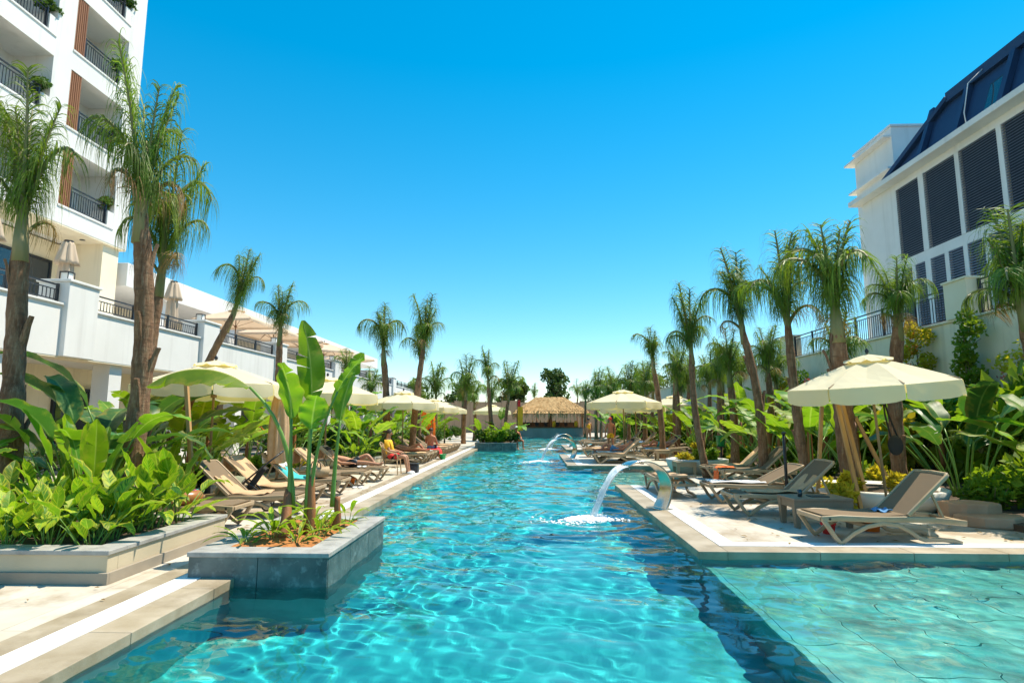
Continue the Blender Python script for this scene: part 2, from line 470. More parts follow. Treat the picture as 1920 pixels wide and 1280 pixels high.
M['palm_leaf'] = leaf_mat('palm_leaflet', (0.055, 0.115, 0.016), (0.17, 0.28, 0.03), 0.4, 0.36, hue=0.04, val=0.5)
M['palm_dry'] = leaf_mat('dry_palm_leaflet', (0.20, 0.13, 0.05), (0.34, 0.23, 0.09), 0.7, 0.2)
M['banana'] = leaf_mat('banana_blade', (0.050, 0.150, 0.010), (0.17, 0.33, 0.016), 0.36, 0.40, veins=0.35, rib=(0.38, 0.46, 0.10), hue=0.07, val=0.6)
M['banana_dark'] = leaf_mat('glossy_dark_blade', (0.018, 0.085, 0.020), (0.06, 0.18, 0.035), 0.28, 0.3, veins=0.28, rib=(0.20, 0.32, 0.09), hue=0.05, val=0.5)
M['ginger'] = leaf_mat('variegated_blade', (0.035, 0.14, 0.008), (0.11, 0.27, 0.010), 0.36, 0.42, veins=0.30, rib=(0.26, 0.42, 0.05), stripe=(0.60, 0.60, 0.03), margin=(0.62, 0.62, 0.04), hue=0.05, val=0.55)
M['bush_a'] = leaf_mat('mid_green_leaf', (0.065, 0.15, 0.012), (0.20, 0.33, 0.02), 0.45, 0.4)
M['bush_b'] = leaf_mat('dark_green_leaf', (0.025, 0.075, 0.014), (0.08, 0.17, 0.025), 0.45, 0.28)
M['bush_y'] = leaf_mat('lime_yellow_leaf', (0.26, 0.30, 0.02), (0.50, 0.45, 0.035), 0.45, 0.38)
M['bush_v'] = leaf_mat('bougainvillea_bract', (0.40, 0.05, 0.12), (0.60, 0.22, 0.20), 0.6, 0.35)
M['bush_o'] = leaf_mat('orange_petal', (0.70, 0.18, 0.02), (0.85, 0.30, 0.04), 0.6, 0.3)
M['tree_leaf'] = leaf_mat('tree_leaf', (0.030, 0.070, 0.014), (0.09, 0.16, 0.03), 0.5, 0.2)
M['stem'] = mat('green_stalk', (0.10, 0.22, 0.03), (0.18, 0.32, 0.05), 0.4, 5.0, stretch=(1, 1, 0.2))
M['stem_red'] = mat('rusty_sheath', (0.22, 0.07, 0.02), (0.34, 0.14, 0.05), 0.6, 7.0, stretch=(1, 1, 0.2), bmp=0.3)
M['sheath'] = mat('olive_crownshaft', (0.12, 0.16, 0.05), (0.26, 0.22, 0.10), 0.6, 4.0, stretch=(1, 1, 0.25), bmp=0.3)

def trunk_mat():
    m, nt, P = _new('fibrous_palm_trunk')
    tc = nt.nodes.new('ShaderNodeTexCoord'); co = tc.outputs['Object']
    n1 = noise(nt, co, 3.2, 6.0, 0.65, (1.6, 1.6, 0.8))
    n2 = noise(nt, co, 20.0, 6.0, 0.75, (1.3, 1.3, 0.16))
    n3 = noise(nt, co, 9.0, 4.0, 0.6, (0.5, 0.5, 1.6))
    col = mixc(nt, ramp(nt, n1, 0.32, 0.68), (0.15, 0.060, 0.025), (0.31, 0.18, 0.095))
    col = mixc(nt, ramp(nt, n2, 0.50, 0.72), col, (0.44, 0.30, 0.18))
    col = mixc(nt, math_(nt, 'MULTIPLY', ramp(nt, n2, 0.42, 0.28), 0.8), col, (0.06, 0.032, 0.018))
    col = mixc(nt, math_(nt, 'MULTIPLY', ramp(nt, n3, 0.56, 0.66), 0.45), col, (0.10, 0.055, 0.03))
    nt.links.new(col, P.inputs['Base Color']); P.inputs['Roughness'].default_value = 0.9
    bump(nt, P, math_(nt, 'MULTIPLY_ADD', n3, 0.6, n2), 0.9, 0.05)
    return m
M['trunk'] = trunk_mat()

# ------------------------------------------------------------------ ground, pool basin, decks, water
WL = -0.08                      # water level
XL, XR = -3.18, 2.13            # pool sides
FLOOR, SHELF = -1.35, -0.42
POOL_Y0, POOL_Y1 = -3.0, 58.0
def sheet(mb, x0, x1, y0, y1, z): mb.poly([(x0, y0, z), (x1, y0, z), (x1, y1, z), (x0, y1, z)])

g = MB()
for a in ((-900, 900, -400, -8), (-900, 900, 95, 1500), (-900, -70, -8, 95), (70, 900, -8, 95)): sheet(g, *a, -0.05)
struct(g.build('ground', M['earth']))

# right-hand shore of the pool: (y0, y1, x of the deck edge)
SHORE = [(-3.0, 7.86, 9.5), (7.86, 15.44, XR), (15.44, 21.85, 4.3), (21.85, 28.6, 1.30), (28.6, 33.2, 4.0), (33.2, 40.0, 1.9), (40.0, 58.0, 6.2)]
d = MB()
d.box(-70, XL, -8, 95, -1.7, 0)
for y0, y1, x in SHORE: d.box(x, 70, y0, y1, -1.7, 0)
d.box(XL, 70, 58, 95, -1.7, 0)
d.box(XL, 70, -8, -3, -1.7, 0)
struct(d.build('deck', M['deck']))

fl = MB(); sheet(fl, XL - .1, XR + 0.02, -3, 58, FLOOR)
for y0, y1, x in SHORE[1:]:
    if x > XR + .1: sheet(fl, XR + .02, x + .1, y0, y1, FLOOR)
fo = struct(fl.build('pool_floor', M['pool']))
pw = MB()
def vwall(x0, y0, x1, y1, zt=-0.10, zb=FLOOR): pw.poly([(x0, y0, zb), (x1, y1, zb), (x1, y1, zt), (x0, y0, zt)])
vwall(XL + .003, 58, XL + .003, -3)
e = 0.003
for i, (y0, y1, x) in enumerate(SHORE):
    if i: vwall(x - e, y0 - e, x - e, y1 + e)
    if i + 1 < len(SHORE):
        xn = SHORE[i + 1][2]
        yy = y1 - e if xn < x else y1 + e
        vwall(min(x, xn) - e, yy, max(x, xn), yy)
vwall(XR - .002, -3, XR - .002, 7.86, SHELF - 0.055)
po = struct(pw.build('pool_wall', M['pool_wall']))
vw = MB(); vw.poly([(XL, 57.997, FLOOR), (6.2, 57.997, FLOOR), (6.2, 57.997, -0.1), (XL, 57.997, -0.1)])
struct(vw.build('pool_wall', M['pool_wall'], po))

# shallow shelf: grout bed and single tiles proud of it
sf = MB(); sf.box(XR, 9.6, -3, 7.9, -0.8, SHELF - 0.012)
so = struct(sf.build('pool_shelf', M['shelf_grout']))
NOSE = []
for k_ in range(9): nz_ = MB(); nz_.box(XR - .004, XR + .07, -3 + k_ * 1.2 + .003, -3 + k_ * 1.2 + 1.197, SHELF - .06, SHELF + .004); NOSE.append(nz_.build('nosing_tile', M['shelf_tile'], so, bevel=.006))
t = MB(); t.box(0, 0.57, 0, 1.185, -0.02, 0.0)
tile_me = t.mesh('shelf_tile', M['shelf_tile'])
rec = [fo, po, so] + NOSE
for i in range(10):
    for j in range(-1, 9):
        y = j * 1.2 - (0.6 if i % 2 else 0.0) + 0.5
        fit = min(1.0, (7.845 - y) / 1.185)
        if fit < .05: continue
        o = obj('shelf_tile', tile_me, so, (XR + 0.078 + i * 0.585, y, SHELF + random.Random(i * 31 + j).uniform(-.002, .002)), None, (1, fit, 1))
        rec.append(o)
for o in rec: o.cycles.is_caustics_receiver = True

def in_pool(x, y):
    for y0, y1, xs in SHORE:
        if y0 <= y < y1: return XL <= x <= xs
    return False

# water surface: real ripples, finer near the photographer
def water_mesh():
    xs = np.arange(XL - 0.04, 9.55, 0.036)
    ys = [-3.0]
    while ys[-1] < 58.0: ys.append(ys[-1] + 0.032 + max(0, ys[-1] - 6) * 0.0022)
    ys = np.array(ys)
    X, Y = np.meshgrid(xs, ys)
    Z = np.zeros_like(X)
    rng = np.random.default_rng(11)
    amp = np.clip(0.78 + 0.35 * np.sin(X * 1.1 + 1.7 * np.sin(Y * 0.47)) * np.sin(Y * 0.71 + 0.7 * np.sin(X * .8)) + 0.20 * np.sin(2.3 * X - 1.1 * Y), .3, 1.4)
    amp = amp * (1 + 0.9 * np.clip((Y - 6.0) / 6, 0, 1)) * (1 + 0.45 * np.clip((X - XR) / 1.5, 0, 1) * (Y < 7.9))
    spacing = np.gradient(ys)[:, None]
    for i in range(80):
        L = 10 ** rng.uniform(math.log10(0.13), math.log10(1.8))
        a = rng.normal(0.9, 0.75); k = 2 * math.pi / L
        A = 0.0018 * L ** 1.02 * min(1.0, 1.1 / L)
        fade = np.clip((L / (spacing * 3.0)) - 0.6, 0, 1)
        Z += A * fade * np.sin(k * (X * math.cos(a) + Y * math.sin(a)) + rng.uniform(0, 6.28))
    Z *= amp
    # ring ripples spreading from the two spouts
    for cx, cy in ((0.96, 10.8), (0.25, 25.0)):
        r = np.hypot(X - cx, (Y - cy))
        Z += 0.010 * np.exp(-r / 1.5) * np.sin(r * 16.0)
    keep = np.zeros((len(ys) - 1, len(xs) - 1), bool)
    for j in range(len(ys) - 1):
        yc = (ys[j] + ys[j + 1]) / 2
        for y0, y1, x in SHORE:
            if y0 - .05 <= yc <= y1 + 0.05: keep[j] |= (xs[:-1] < x + 0.03)
    idx = np.arange(X.size).reshape(X.shape)
    f = np.stack([idx[:-1, :-1], idx[:-1, 1:], idx[1:, 1:], idx[1:, :-1]], -1)[keep]
    used = np.unique(f); remap = np.zeros(X.size, np.int64); remap[used] = np.arange(len(used))
    v = np.stack([X.ravel(), Y.ravel(), Z.ravel() + WL], 1)[used]
    f = remap[f]
    me = bpy.data.meshes.new('water')
    me.vertices.add(len(v)); me.vertices.foreach_set('co', v.astype(np.float32).ravel())
    me.loops.add(f.size); me.loops.foreach_set('vertex_index', f.astype(np.int32).ravel())
    me.polygons.add(len(f)); me.polygons.foreach_set('loop_start', np.arange(0, f.size, 4, dtype=np.int32))
    me.update(calc_edges=True); me.validate()
    me.shade_smooth(); me.materials.append(M['water'])
    return me
wo = struct(obj('water', water_mesh()))
wo.cycles.is_caustics_caster = True

# coping stones and white overflow grates, piece by piece
cop = struct(thing('pool_coping', None, None)); gra = struct(thing('drain_grate', None, None))
def coping_run(x0, y0, x1, y1, w, step=1.2):
    """row of stones over the rectangle; runs along its longer side"""
    along_y = abs(y1 - y0) > abs(x1 - x0)
    n = max(1, round((abs(y1 - y0) if along_y else abs(x1 - x0)) / step))
    for k in range(n):
        m = MB(); g_ = 0.0025
        if along_y:
            a = y0 + (y1 - y0) * k / n; b = y0 + (y1 - y0) * (k + 1) / n
            m.box(x0, x1, a + g_, b - g_, -0.11, 0.012)
        else:
            a = x0 + (x1 - x0) * k / n; b = x0 + (x1 - x0) * (k + 1) / n
            m.box(a + g_, b - g_, y0, y1, -0.11, 0.012)
        m.build('coping_stone', M['coping'], cop, bevel=0.006)
gm = MB(); gm.box(0, 0.24, 0, 1.0, 0.002, 0.005, 1)
for k in range(50): gm.box(0.012, 0.228, k * 0.02 + 0.002, k * 0.02 + 0.0165, 0.005, 0.013)
for q in (0, 0.228): gm.box(q, q + 0.012, 0, 0.997, 0.005, 0.0145)
grate_me = gm.mesh('grate', [M['grate'], M['grate_dark']])
def grate_run(x, y0, y1):
    y = y0
    while y < y1 - 0.05:
        s = min(1.0, y1 - y)
        obj('grate', grate_me, gra, (x, y, 0), None, (1, s, 1)); y += 1.0
def grate_row(y, x0, x1):
    x = x0
    while x < x1 - 0.05:
        s = min(1.0, x1 - x)
        obj('grate', grate_me, gra, (x + s, y, 0), (0, 0, R(90)), (1, s, 1)); x += 1.0
coping_run(-3.46, -2.5, -3.12, 58, 0.34)
grate_run(-3.715, -2.5, 58)
sc_ = MB()
for y0, y1, x in SHORE[1:6]:
    if x < 3: 
        coping_run(x - 0.06, y0 - 0.06, x + 0.30, y1 + 0.06, 0.36)
        coping_run(x + 0.30, y0 - 0.06, x + 6.0 if y0 < 8 else x + 3.0, y0 + 0.28, 0.34)
        grate_run(x + 0.31, y0 + 0.53, y1)
        grate_row(y0 + 0.29, x + 0.31, x + 6.0 if y0 < 8 else x + 3.0)
# darker stone strip behind the left grate
st = MB(); st.box(-3.99, -3.718, -2.5, 58, -0.02, 0.004)
struct(st.build('paving_strip', M['coping']))

# ------------------------------------------------------------------ hotel on the terrace side
def rail(parent, x, y0, y1, z0, h, name='railing', pitch=0.115, mat_='metal_dark'):
    """posts, rails and balusters along y"""
    m = MB()
    m.box(x - .025, x + .025, y0, y1, z0 + h - .04, z0 + h)
    m.box(x - .015, x + .015, y0, y1, z0 + h - .17, z0 + h - .145)
    m.box(x - .015, x + .015, y0, y1, z0 + .07, z0 + .095)
    n = max(2, int((y1 - y0) / pitch))
    for k in range(1, n):
        y = y0 + (y1 - y0) * k / n
        m.box(x - .009, x + .009, y - .009, y + .009, z0 + .095, z0 + h - .145)
    r = m.build(name, M[mat_], parent)
    for y in [y0 + .03] + [y0 + (y1 - y0) * q for q in np.linspace(0, 1, max(2, int((y1 - y0) / 1.6) + 1))[1:-1]] + [y1 - .03]:
        p = MB(); p.box(x - .032, x + .032, y - .032, y + .032, z0, z0 + h + .02); p.build('post', M[mat_], r)
    return r

tw = thing('hotel_tower', 'white hotel tower with stacked balconies and timber slat screens', 'building', (0, 0, 0))
FX, BX = -17.0, -18.5
BAYS = [(16.30, 19.10), (19.92, 22.72)]
LEV = [9.33 + 2.97 * k for k in range(6)]
OPEN = 2.19
w = MB()
w.box(FX - 12, BX, 8, 23.62, 8.66, 27.5)                       # core behind the balconies
w.box(BX, FX, 8, BAYS[0][0], 8.66, 27.5)
w.box(BX, FX, BAYS[0][1], BAYS[1][0], 8.66, 27.5)
w.box(BX, FX, BAYS[1][1], 23.62, 8.66, 27.5)
w.build('wall', M['plaster'], tw)
for bi, (a, b) in enumerate(BAYS):
    s0 = MB(); s0.box(BX, FX, a, b, 8.66, LEV[0]); s0.build('spandrel', M['plaster'], tw)
    for k, z in enumerate(LEV[:-1]):
        s = MB(); s.box(BX, FX, a, b, z + OPEN, LEV[k + 1]); s.build('spandrel', M['plaster'], tw)
        sl = MB(); sl.box(FX - 0.30, FX + 0.035, a - .02, b + .02, z - 0.07, z + 0.012); sl.build('ledge', M['plaster'], tw, bevel=.01)
        # timber slat screen, slat by slat
        sc2 = MB(); sc2.box(FX - .14, FX - .10, a + .01, a + .56, z + .012, z + OPEN)
        scr = sc2.build('slat_screen', M['wood_dark'], tw)
        for q in range(6):
            p = MB(); y = a + .02 + q * .092; p.box(FX - .10, FX - .02, y, y + .062, z + .014, z + OPEN - .002)
            p.build('slat', M['wood_slat'], scr)
        rail(tw, FX - .09, a + .58, b - .34, z + .012, 0.86)
        pb = MB(); pb.box(FX - .75, FX - .002, b - .33, b - .003, z + .012, z + .62); pb.build('planter_box', M['plaster'], tw)
        # sliding door in the back wall
        fr = MB(); y0, y1 = a + .62, a + 1.75
        for p in ((y0, y0 + .08), (y1 - .08, y1), ((y0 + y1) / 2 - .04, (y0 + y1) / 2 + .04)): fr.box(BX + .003, BX + .06, p[0], p[1], z + .01, z + 1.98)
        fr.box(BX + .003, BX + .06, y0 + .08, y1 - .08, z + 1.90, z + 1.98)
        dr = fr.build('sliding_door', M['metal_dark'], tw)
        gl = MB(); gl.box(BX + .003, BX + .025, y0 + .08, y1 - .08, z + .01, z + 1.90); gl.build('pane', M['glass'], dr)
so_ = MB(); so_.box(FX - 1.5, FX - .01, 8, 23.6, 8.60, 8.657); so_.build('soffit', M['plaster_warm'], tw)
for y in (14.5, 18.2, 21.9):
    l = MB(); l.lathe([(0.0, 0), (.09, 0), (.10, -.015), (0, -.015)], 14, (FX - .55, y, 8.60)); l.build('downlight', M['metal_dark'], tw)
# glazed room at terrace level under the tower
w = MB(); w.box(-29, -19.0, 8, 23.0, 4.3, 8.60); w.box(-19.0, -17.15, 22.5, 23.4, 4.3, 8.60); w.box(-19.0, -17.15, 13.2, 13.9, 4.3, 8.60)
w.build('wall', M['plaster_warm'], tw)
for y0 in (14.4, 17.1, 19.8):
    fr = MB()
    for p in (y0, y0 + 1.16, y0 + 2.32): fr.box(-18.997, -18.92, p, p + .09, 4.32, 7.85)
    fr.box(-18.997, -18.92, y0 + .09, y0 + 2.32, 7.76, 7.85)
    dr = fr.build('window', M['metal_dark'], tw)
    for p in (y0 + .09, y0 + 1.25):
        gl = MB(); gl.box(-18.997, -18.96, p, p + 1.07, 4.32, 7.76); gl.build('pane', M['glass'], dr)

# small cloud-pruned shrubs on the balcony ledges
def leaf_quads(mb, rnd, n, centre, rad, size, mi=0, up=0.3, shell=0.55):
    for _ in range(n):
        d = Vector((rnd.gauss(0, 1), rnd.gauss(0, 1), rnd.gauss(0, 1))).normalized()
        rr = rnd.uniform(shell, 1.0)
        p = Vector((centre[0] + d.x * rad[0] * rr, centre[1] + d.y * rad[1] * rr, centre[2] + d.z * rad[2] * rr))
        a = Vector((rnd.gauss(0, 1), rnd.gauss(0, 1), rnd.gauss(0, .6) + up)).normalized()
        b = a.cross(Vector((rnd.gauss(0, 1), rnd.gauss(0, 1), rnd.gauss(0, 1)))).normalized()
        L = size * rnd.uniform(.7, 1.35); W = L * rnd.uniform(.28, .42)
        c = a.cross(b) * (W * .35)
        mb.add([p, p + a * L * .45 + b * W + c, p + a * L, p + a * L * .45 - b * W + c], [(0, 1, 2), (0, 2, 3)], mi)

bonsai_me = MB(); rn = random.Random(5)
for c in ((0, 0, .42), (.16, .1, .30), (-.12, -.14, .28), (.05, .2, .20)): leaf_quads(bonsai_me, rn, 110, c, (.17, .2, .07), .09)
bonsai_f = bonsai_me.mesh('foliage', M['bush_b'])
bs = MB(); bs.tube([(0, 0, 0), (.05, .03, .15), (-.02, 0, .3), (0, 0, .42)], [.03, .025, .02, .01], 6); bs.tube([(.04, .02, .13), (.14, .09, .28)], [.018, .01], 5); bs.tube([(0, 0, .2), (-.11, -.12, .27)], [.016, .01], 5)
bonsai_s = bs.mesh('trunk', M['bark'])
ORD = ['lowest', 'second', 'third', 'fourth', 'top']
for bi, (a, b) in enumerate(BAYS):
    for k, z in enumerate(LEV[:4]):
        where = 'beside the tower corner' if bi else 'on the balconies away from the tower corner'
        t = thing('balcony_shrub', f'cloud-pruned shrub on the {ORD[k]} balcony ledge {where}', 'shrub', (FX - .22, b - .20, z + .60), k * 1.7 + bi, 'clipped shrubs on the balcony ledges', 1.25)
        obj('foliage', bonsai_f, t); obj('trunk', bonsai_s, t)

# low wing with its flat roof, and the terrace podium in front of both
wing = thing('terrace_wing', 'long low white wing with flat roof behind the terrace', 'building', (0, 0, 0))
w = MB(); w.box(-30, -16.9, 23.66, 64, 7.15, 8.15); w.build('roof', M['plaster'], wing, bevel=.02)
w = MB(); w.box(-30, -20.5, 23.66, 64, 4.3, 7.15); w.build('wall', M['plaster_warm'], wing)
for y in (26.5, 33, 39.5, 46, 52.5): w = MB(); w.box(-17.9, -17.3, y, y + .6, 4.3, 7.149); w.build('column', M['plaster'], wing)
for y0 in (27.5, 34, 40.5, 47):
    fr = MB(); fr.box(-20.497, -20.42, y0, y0 + 4.4, 4.32, 6.7); dr = fr.build('window', M['wood_dark'], wing)
    for q in range(3): gl = MB(); gl.box(-20.42, -20.40, y0 + .1 + q * 1.43, y0 + 1.43 + q * 1.43, 4.4, 6.6); gl.build('pane', M['glass'], dr)

pod = thing('terrace_podium', 'white terrace podium with parapet railing and square piers', 'building', (0, 0, 0))
w = MB(); w.box(-30, -13.0, 4, 66, 3.38, 4.30); w.box(-13.25, -13.0, 4, 66, 4.30, 4.78); w.build('parapet', M['plaster'], pod)
w = MB(); w.box(-13.30, -12.94, 4, 66, 4.78, 4.84); w.build('coping', M['plaster'], pod, bevel=.01)
w = MB(); w.box(-13.6, -13.01, 4, 66, 3.34, 3.377); w.build('soffit', M['plaster_warm'], pod)
w = MB(); w.box(-30, -15.6, 4, 66, 0, 3.377); w.build('wall', M['plaster_warm'], pod)
for k, y in enumerate(range(6, 64, 4)):
    c = MB(); c.box(-13.7, -13.15, y, y + .55, 0, 3.338); c.build('column', M['plaster'], pod)
    fr = MB(); fr.box(-15.597, -15.5, y + .8, y + 3.7, 0.0, 2.7); wd = fr.build('window', M['metal_dark'], pod)
    for q in (0, 1): gl = MB(); gl.box(-15.5, -15.48, y + .88 + q * 1.41, y + 2.21 + q * 1.41, .08, 2.62); gl.build('pane', M['glass'], wd)
PIERS = [15.75, 22.6, 29.4, 38.2, 46.5, 54.5]
for k, y in enumerate(PIERS):
    c = MB(); c.box(-13.75, -12.85, y, y + 1.15, 3.37, 5.45); c.box(-13.80, -12.80, y - .05, y + 1.2, 5.45, 5.53); c.build('pier', M['plaster'], pod, bevel=.015)
    ya = y + 1.2; yb = PIERS[k + 1] - .06 if k + 1 < len(PIERS) else 64
    rail(pod, -13.12, ya, yb, 4.84, .52, pitch=.13)
rail(pod, -13.12, 6, PIERS[0] - .06, 4.84, .52, pitch=.13)
lamp = thing('pier_lantern', 'small square lantern on the terrace pier beside the tower', 'lantern', (-13.2, PIERS[0] + .3, 5.53))
l = MB(); l.box(-.10, .10, -.10, .10, .02, .24); l.build('shade', M['lamp_glass'], lamp)
l = MB(); l.box(-.13, .13, -.13, .13, 0, .02); l.box(-.13, .13, -.13, .13, .24, .27)
for sx in (-1, 1):
    for sy in (-1, 1): l.box(sx * .12 - .01, sx * .12 + .01, sy * .12 - .01, sy * .12 + .01, .02, .24)
l.build('frame', M['metal_dark'], lamp)
for k, y in enumerate(PIERS[1:4]):
    dup(lamp, (-13.2, y + .3, 5.53), 0, ['small square lantern on the pier under the leaning palm', 'small square lantern on the pier among the open beige parasols', 'small square lantern on the far terrace pier'][k])

# ------------------------------------------------------------------ blue-roofed building on the other side
rb = thing('louvred_building', 'white building with dark louvre panels and navy mansard roof', 'building', (0, 0, 0))
QX = 17.0
MUL = [(27.43, 27.12), (25.63, 25.29), (23.35, 23.12), (21.17, 20.94), (18.9, 18.67), (16.6, 16.37), (14.3, 14.07)]
w = MB()
w.box(QX, 34, 27.25, 30.05, 4.4, 12.55)                         # end wall
w.box(QX + .6, 34, 8, 27.25, 4.4, 12.55)
w.build('wall', M['plaster'], rb)
w = MB(); w.box(QX - .55, 34, 8, 30.35, 12.55, 12.80); w.build('cornice', M['plaster'], rb, bevel=.02)
w = MB(); w.box(QX, QX + .6, 8, 27.25, 8.45, 8.88); w.box(QX, QX + .6, 8, 27.25, 12.25, 12.548); w.build('spandrel', M['plaster'], rb)
for a, b in MUL[1:]:
    c = MB(); c.box(QX - .02, QX + .6, b, a, 4.4, 8.448); c.box(QX - .02, QX + .6, b, a, 8.882, 12.248); c.build('mullion', M['plaster'], rb)
edges = [27.25] + [q for ab in MUL[1:] for q in ab]
for i in range(0, len(edges) - 1, 2):
    y1, y0 = edges[i], edges[i + 1]
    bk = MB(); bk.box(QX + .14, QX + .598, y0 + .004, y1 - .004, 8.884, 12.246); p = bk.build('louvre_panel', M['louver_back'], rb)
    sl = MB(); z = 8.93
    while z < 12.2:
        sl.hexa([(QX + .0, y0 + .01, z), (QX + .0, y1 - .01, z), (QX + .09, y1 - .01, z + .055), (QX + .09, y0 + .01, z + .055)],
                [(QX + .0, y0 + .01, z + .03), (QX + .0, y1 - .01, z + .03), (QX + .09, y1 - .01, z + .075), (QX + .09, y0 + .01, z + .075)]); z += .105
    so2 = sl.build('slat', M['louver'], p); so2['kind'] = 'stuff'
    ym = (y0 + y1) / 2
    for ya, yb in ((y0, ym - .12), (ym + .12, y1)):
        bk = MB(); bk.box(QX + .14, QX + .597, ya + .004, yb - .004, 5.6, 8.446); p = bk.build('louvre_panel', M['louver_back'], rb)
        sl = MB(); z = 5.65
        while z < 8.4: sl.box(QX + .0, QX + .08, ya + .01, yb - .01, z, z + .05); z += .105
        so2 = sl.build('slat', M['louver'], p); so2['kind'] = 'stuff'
    c = MB(); c.box(QX, QX + .6, ym - .12, ym + .12, 4.4, 8.447); c.build('mullion', M['plaster'], rb)
# navy mansard: sloping panels between proud ribs, hipped at the far end
def slope(y0, y1, xa, za, xb, zb, thick, name, matn, par):
    m = MB()
    m.hexa([(xa, y0, za), (xa, y1, za), (xb, y1, zb), (xb, y0, zb)], [(xa - thick, y0, za + .01), (xa - thick, y1, za + .01), (xb - thick, y1, zb + .05), (xb - thick, y0, zb + .05)])
    return m.build(name, M[matn], par)
rf = MB()
rf.hexa([(17.35, 8, 12.8), (17.35, 26.3, 12.8), (30, 26.3, 12.8), (30, 8, 12.8)], [(18.3, 8, 15.6), (18.3, 24.8, 15.6), (30, 24.8, 15.6), (30, 8, 15.6)])
rf.add([(17.35, 26.3, 12.8), (17.35, 29.8, 12.8), (30, 29.8, 12.8), (30, 26.3, 12.8), (18.3, 24.8, 15.6), (30, 24.8, 15.6)], [(0, 1, 4), (1, 2, 5, 4), (0, 4, 5, 3), (3, 2, 1, 0)])
roof = rf.build('roof', M['navy'], rb)
c = MB(); c.hexa([(18.0, 8, 15.3), (18.0, 24.9, 15.3), (18.6, 24.9, 15.3), (18.6, 8, 15.3)], [(18.0, 8, 15.72), (18.0, 24.9, 15.72), (18.6, 24.9, 15.72), (18.6, 8, 15.72)]); c.build('ridge_beam', M['navy'], roof)
c = MB(); c.box(17.0, 17.34, 8, 29.9, 12.803, 12.93); c.build('eaves_gutter', M['navy'], roof)
for y in (25.9, 23.6, 21.25, 18.9, 16.5, 14.1): slope(y - .14, y + .14, 17.34, 12.9, 18.28, 15.5, .22, 'rib', 'navy', roof)
c = MB(); c.band([(17.2, 25.95, 13.0), (17.2, 29.0, 12.95)], .2, .12); c.band([(17.25, 29.2, 12.9), (18.1, 24.9, 15.5)], .25, .2); c.build('hip_beam', M['navy'], roof)
for y0 in (21.5, 19.3, 17.0):
    wdw = slope(y0, y0 + .85, 17.47, 13.12, 17.98, 14.6, .05, 'roof_window', 'metal_dark', roof)
    slope(y0 + .08, y0 + .77, 17.42, 13.2, 17.90, 14.5, .02, 'pane', 'glass', wdw)
c = MB(); c.tube([(18.1, 22.75, 15.6), (17.5, 22.9, 15.0), (17.0, 22.6, 13.6), (16.9, 22.4, 12.85)], .02, 6); c.build('loose_cable', M['plaster'], roof, True)
sb = thing('stair_tower', 'plain white stair tower with two thin cornices behind the blue roof', 'building', (0, 0, 0))
w = MB(); w.box(19.0, 30, 30.4, 34.0, 0, 17.0); w.build('wall', M['plaster'], sb)
for z, o_ in ((16.45, .42), (14.7, .32)): c = MB(); c.box(19 - o_, 30.0, 30.42, 34 + o_, z, z + .12); c.build('cornice', M['plaster'], sb, bevel=.01)
c = MB(); c.box(18.93, 30.1, 30.33, 34.07, 17.0, 17.12); c.build('parapet_cap', M['plaster'], sb)
c = MB(); c.lathe([(0, 0), (.09, 0), (.09, .12), (0, .12)], 10, (22.0, 30.36, 16.2)); c.build('wall_vent', M['metal_dark'], sb)

# retaining wall of the upper terrace, with pier and railing
rw = thing('retaining_wall', 'tall cream garden wall carrying a dark railing', 'wall', (0, 0, 0))
w = MB(); w.box(12, 12.4, 4, 62, 0, 4.40); w.box(12.4, 34, 4, 62, 3.9, 4.395); w.build('wall', M['plaster_warm'], rw)
c = MB(); c.box(11.94, 12.46, 4, 62, 4.40, 4.46); c.build('coping', M['plaster_warm'], rw, bevel=.01)
WP = [8.0, 16.4, 27.9, 39.0, 50.0]
for y in WP:
    c = MB(); c.box(11.9, 12.5, y, y + .9, 4.462, 5.5); c.box(11.86, 12.54, y - .04, y + .94, 5.5, 5.56); c.build('pier', M['plaster_warm'], rw)
for k in range(len(WP) - 1): rail(rw, 12.2, WP[k] + .95, WP[k + 1] - .05, 4.46, 1.0, pitch=.13)
rail(rw, 12.2, WP[-1] + .95, 61, 4.46, 1.0, pitch=.2)

# reed screen and low shed behind the bar
fs = thing('reed_fence', 'long brown reed fence closing the garden behind the thatched bar', 'fence', (0, 76, 0))
for k in range(-18, 19):
    m = MB(); m.box(k * 2.0 + .02, k * 2.0 + 1.98, 0, .08, 0, 3.9 + .12 * math.sin(k * 2.3)); m.build('screen_panel', M['fence'], fs)
    m = MB(); m.box(k * 2.0 - .05, k * 2.0 + .05, .081, .18, 0, 4.0); m.build('post', M['log'], fs)

# ------------------------------------------------------------------ raised planters
def ring_cap(m, x0, x1, y0, y1, w, z0, z1):
    m.box(x0, x1, y0, y0 + w, z0, z1); m.box(x0, x1, y1 - w, y1, z0, z1)
    m.box(x0, x0 + w, y0 + w, y1 - w, z0, z1); m.box(x1 - w, x1, y0 + w, y1 - w, z0, z1)

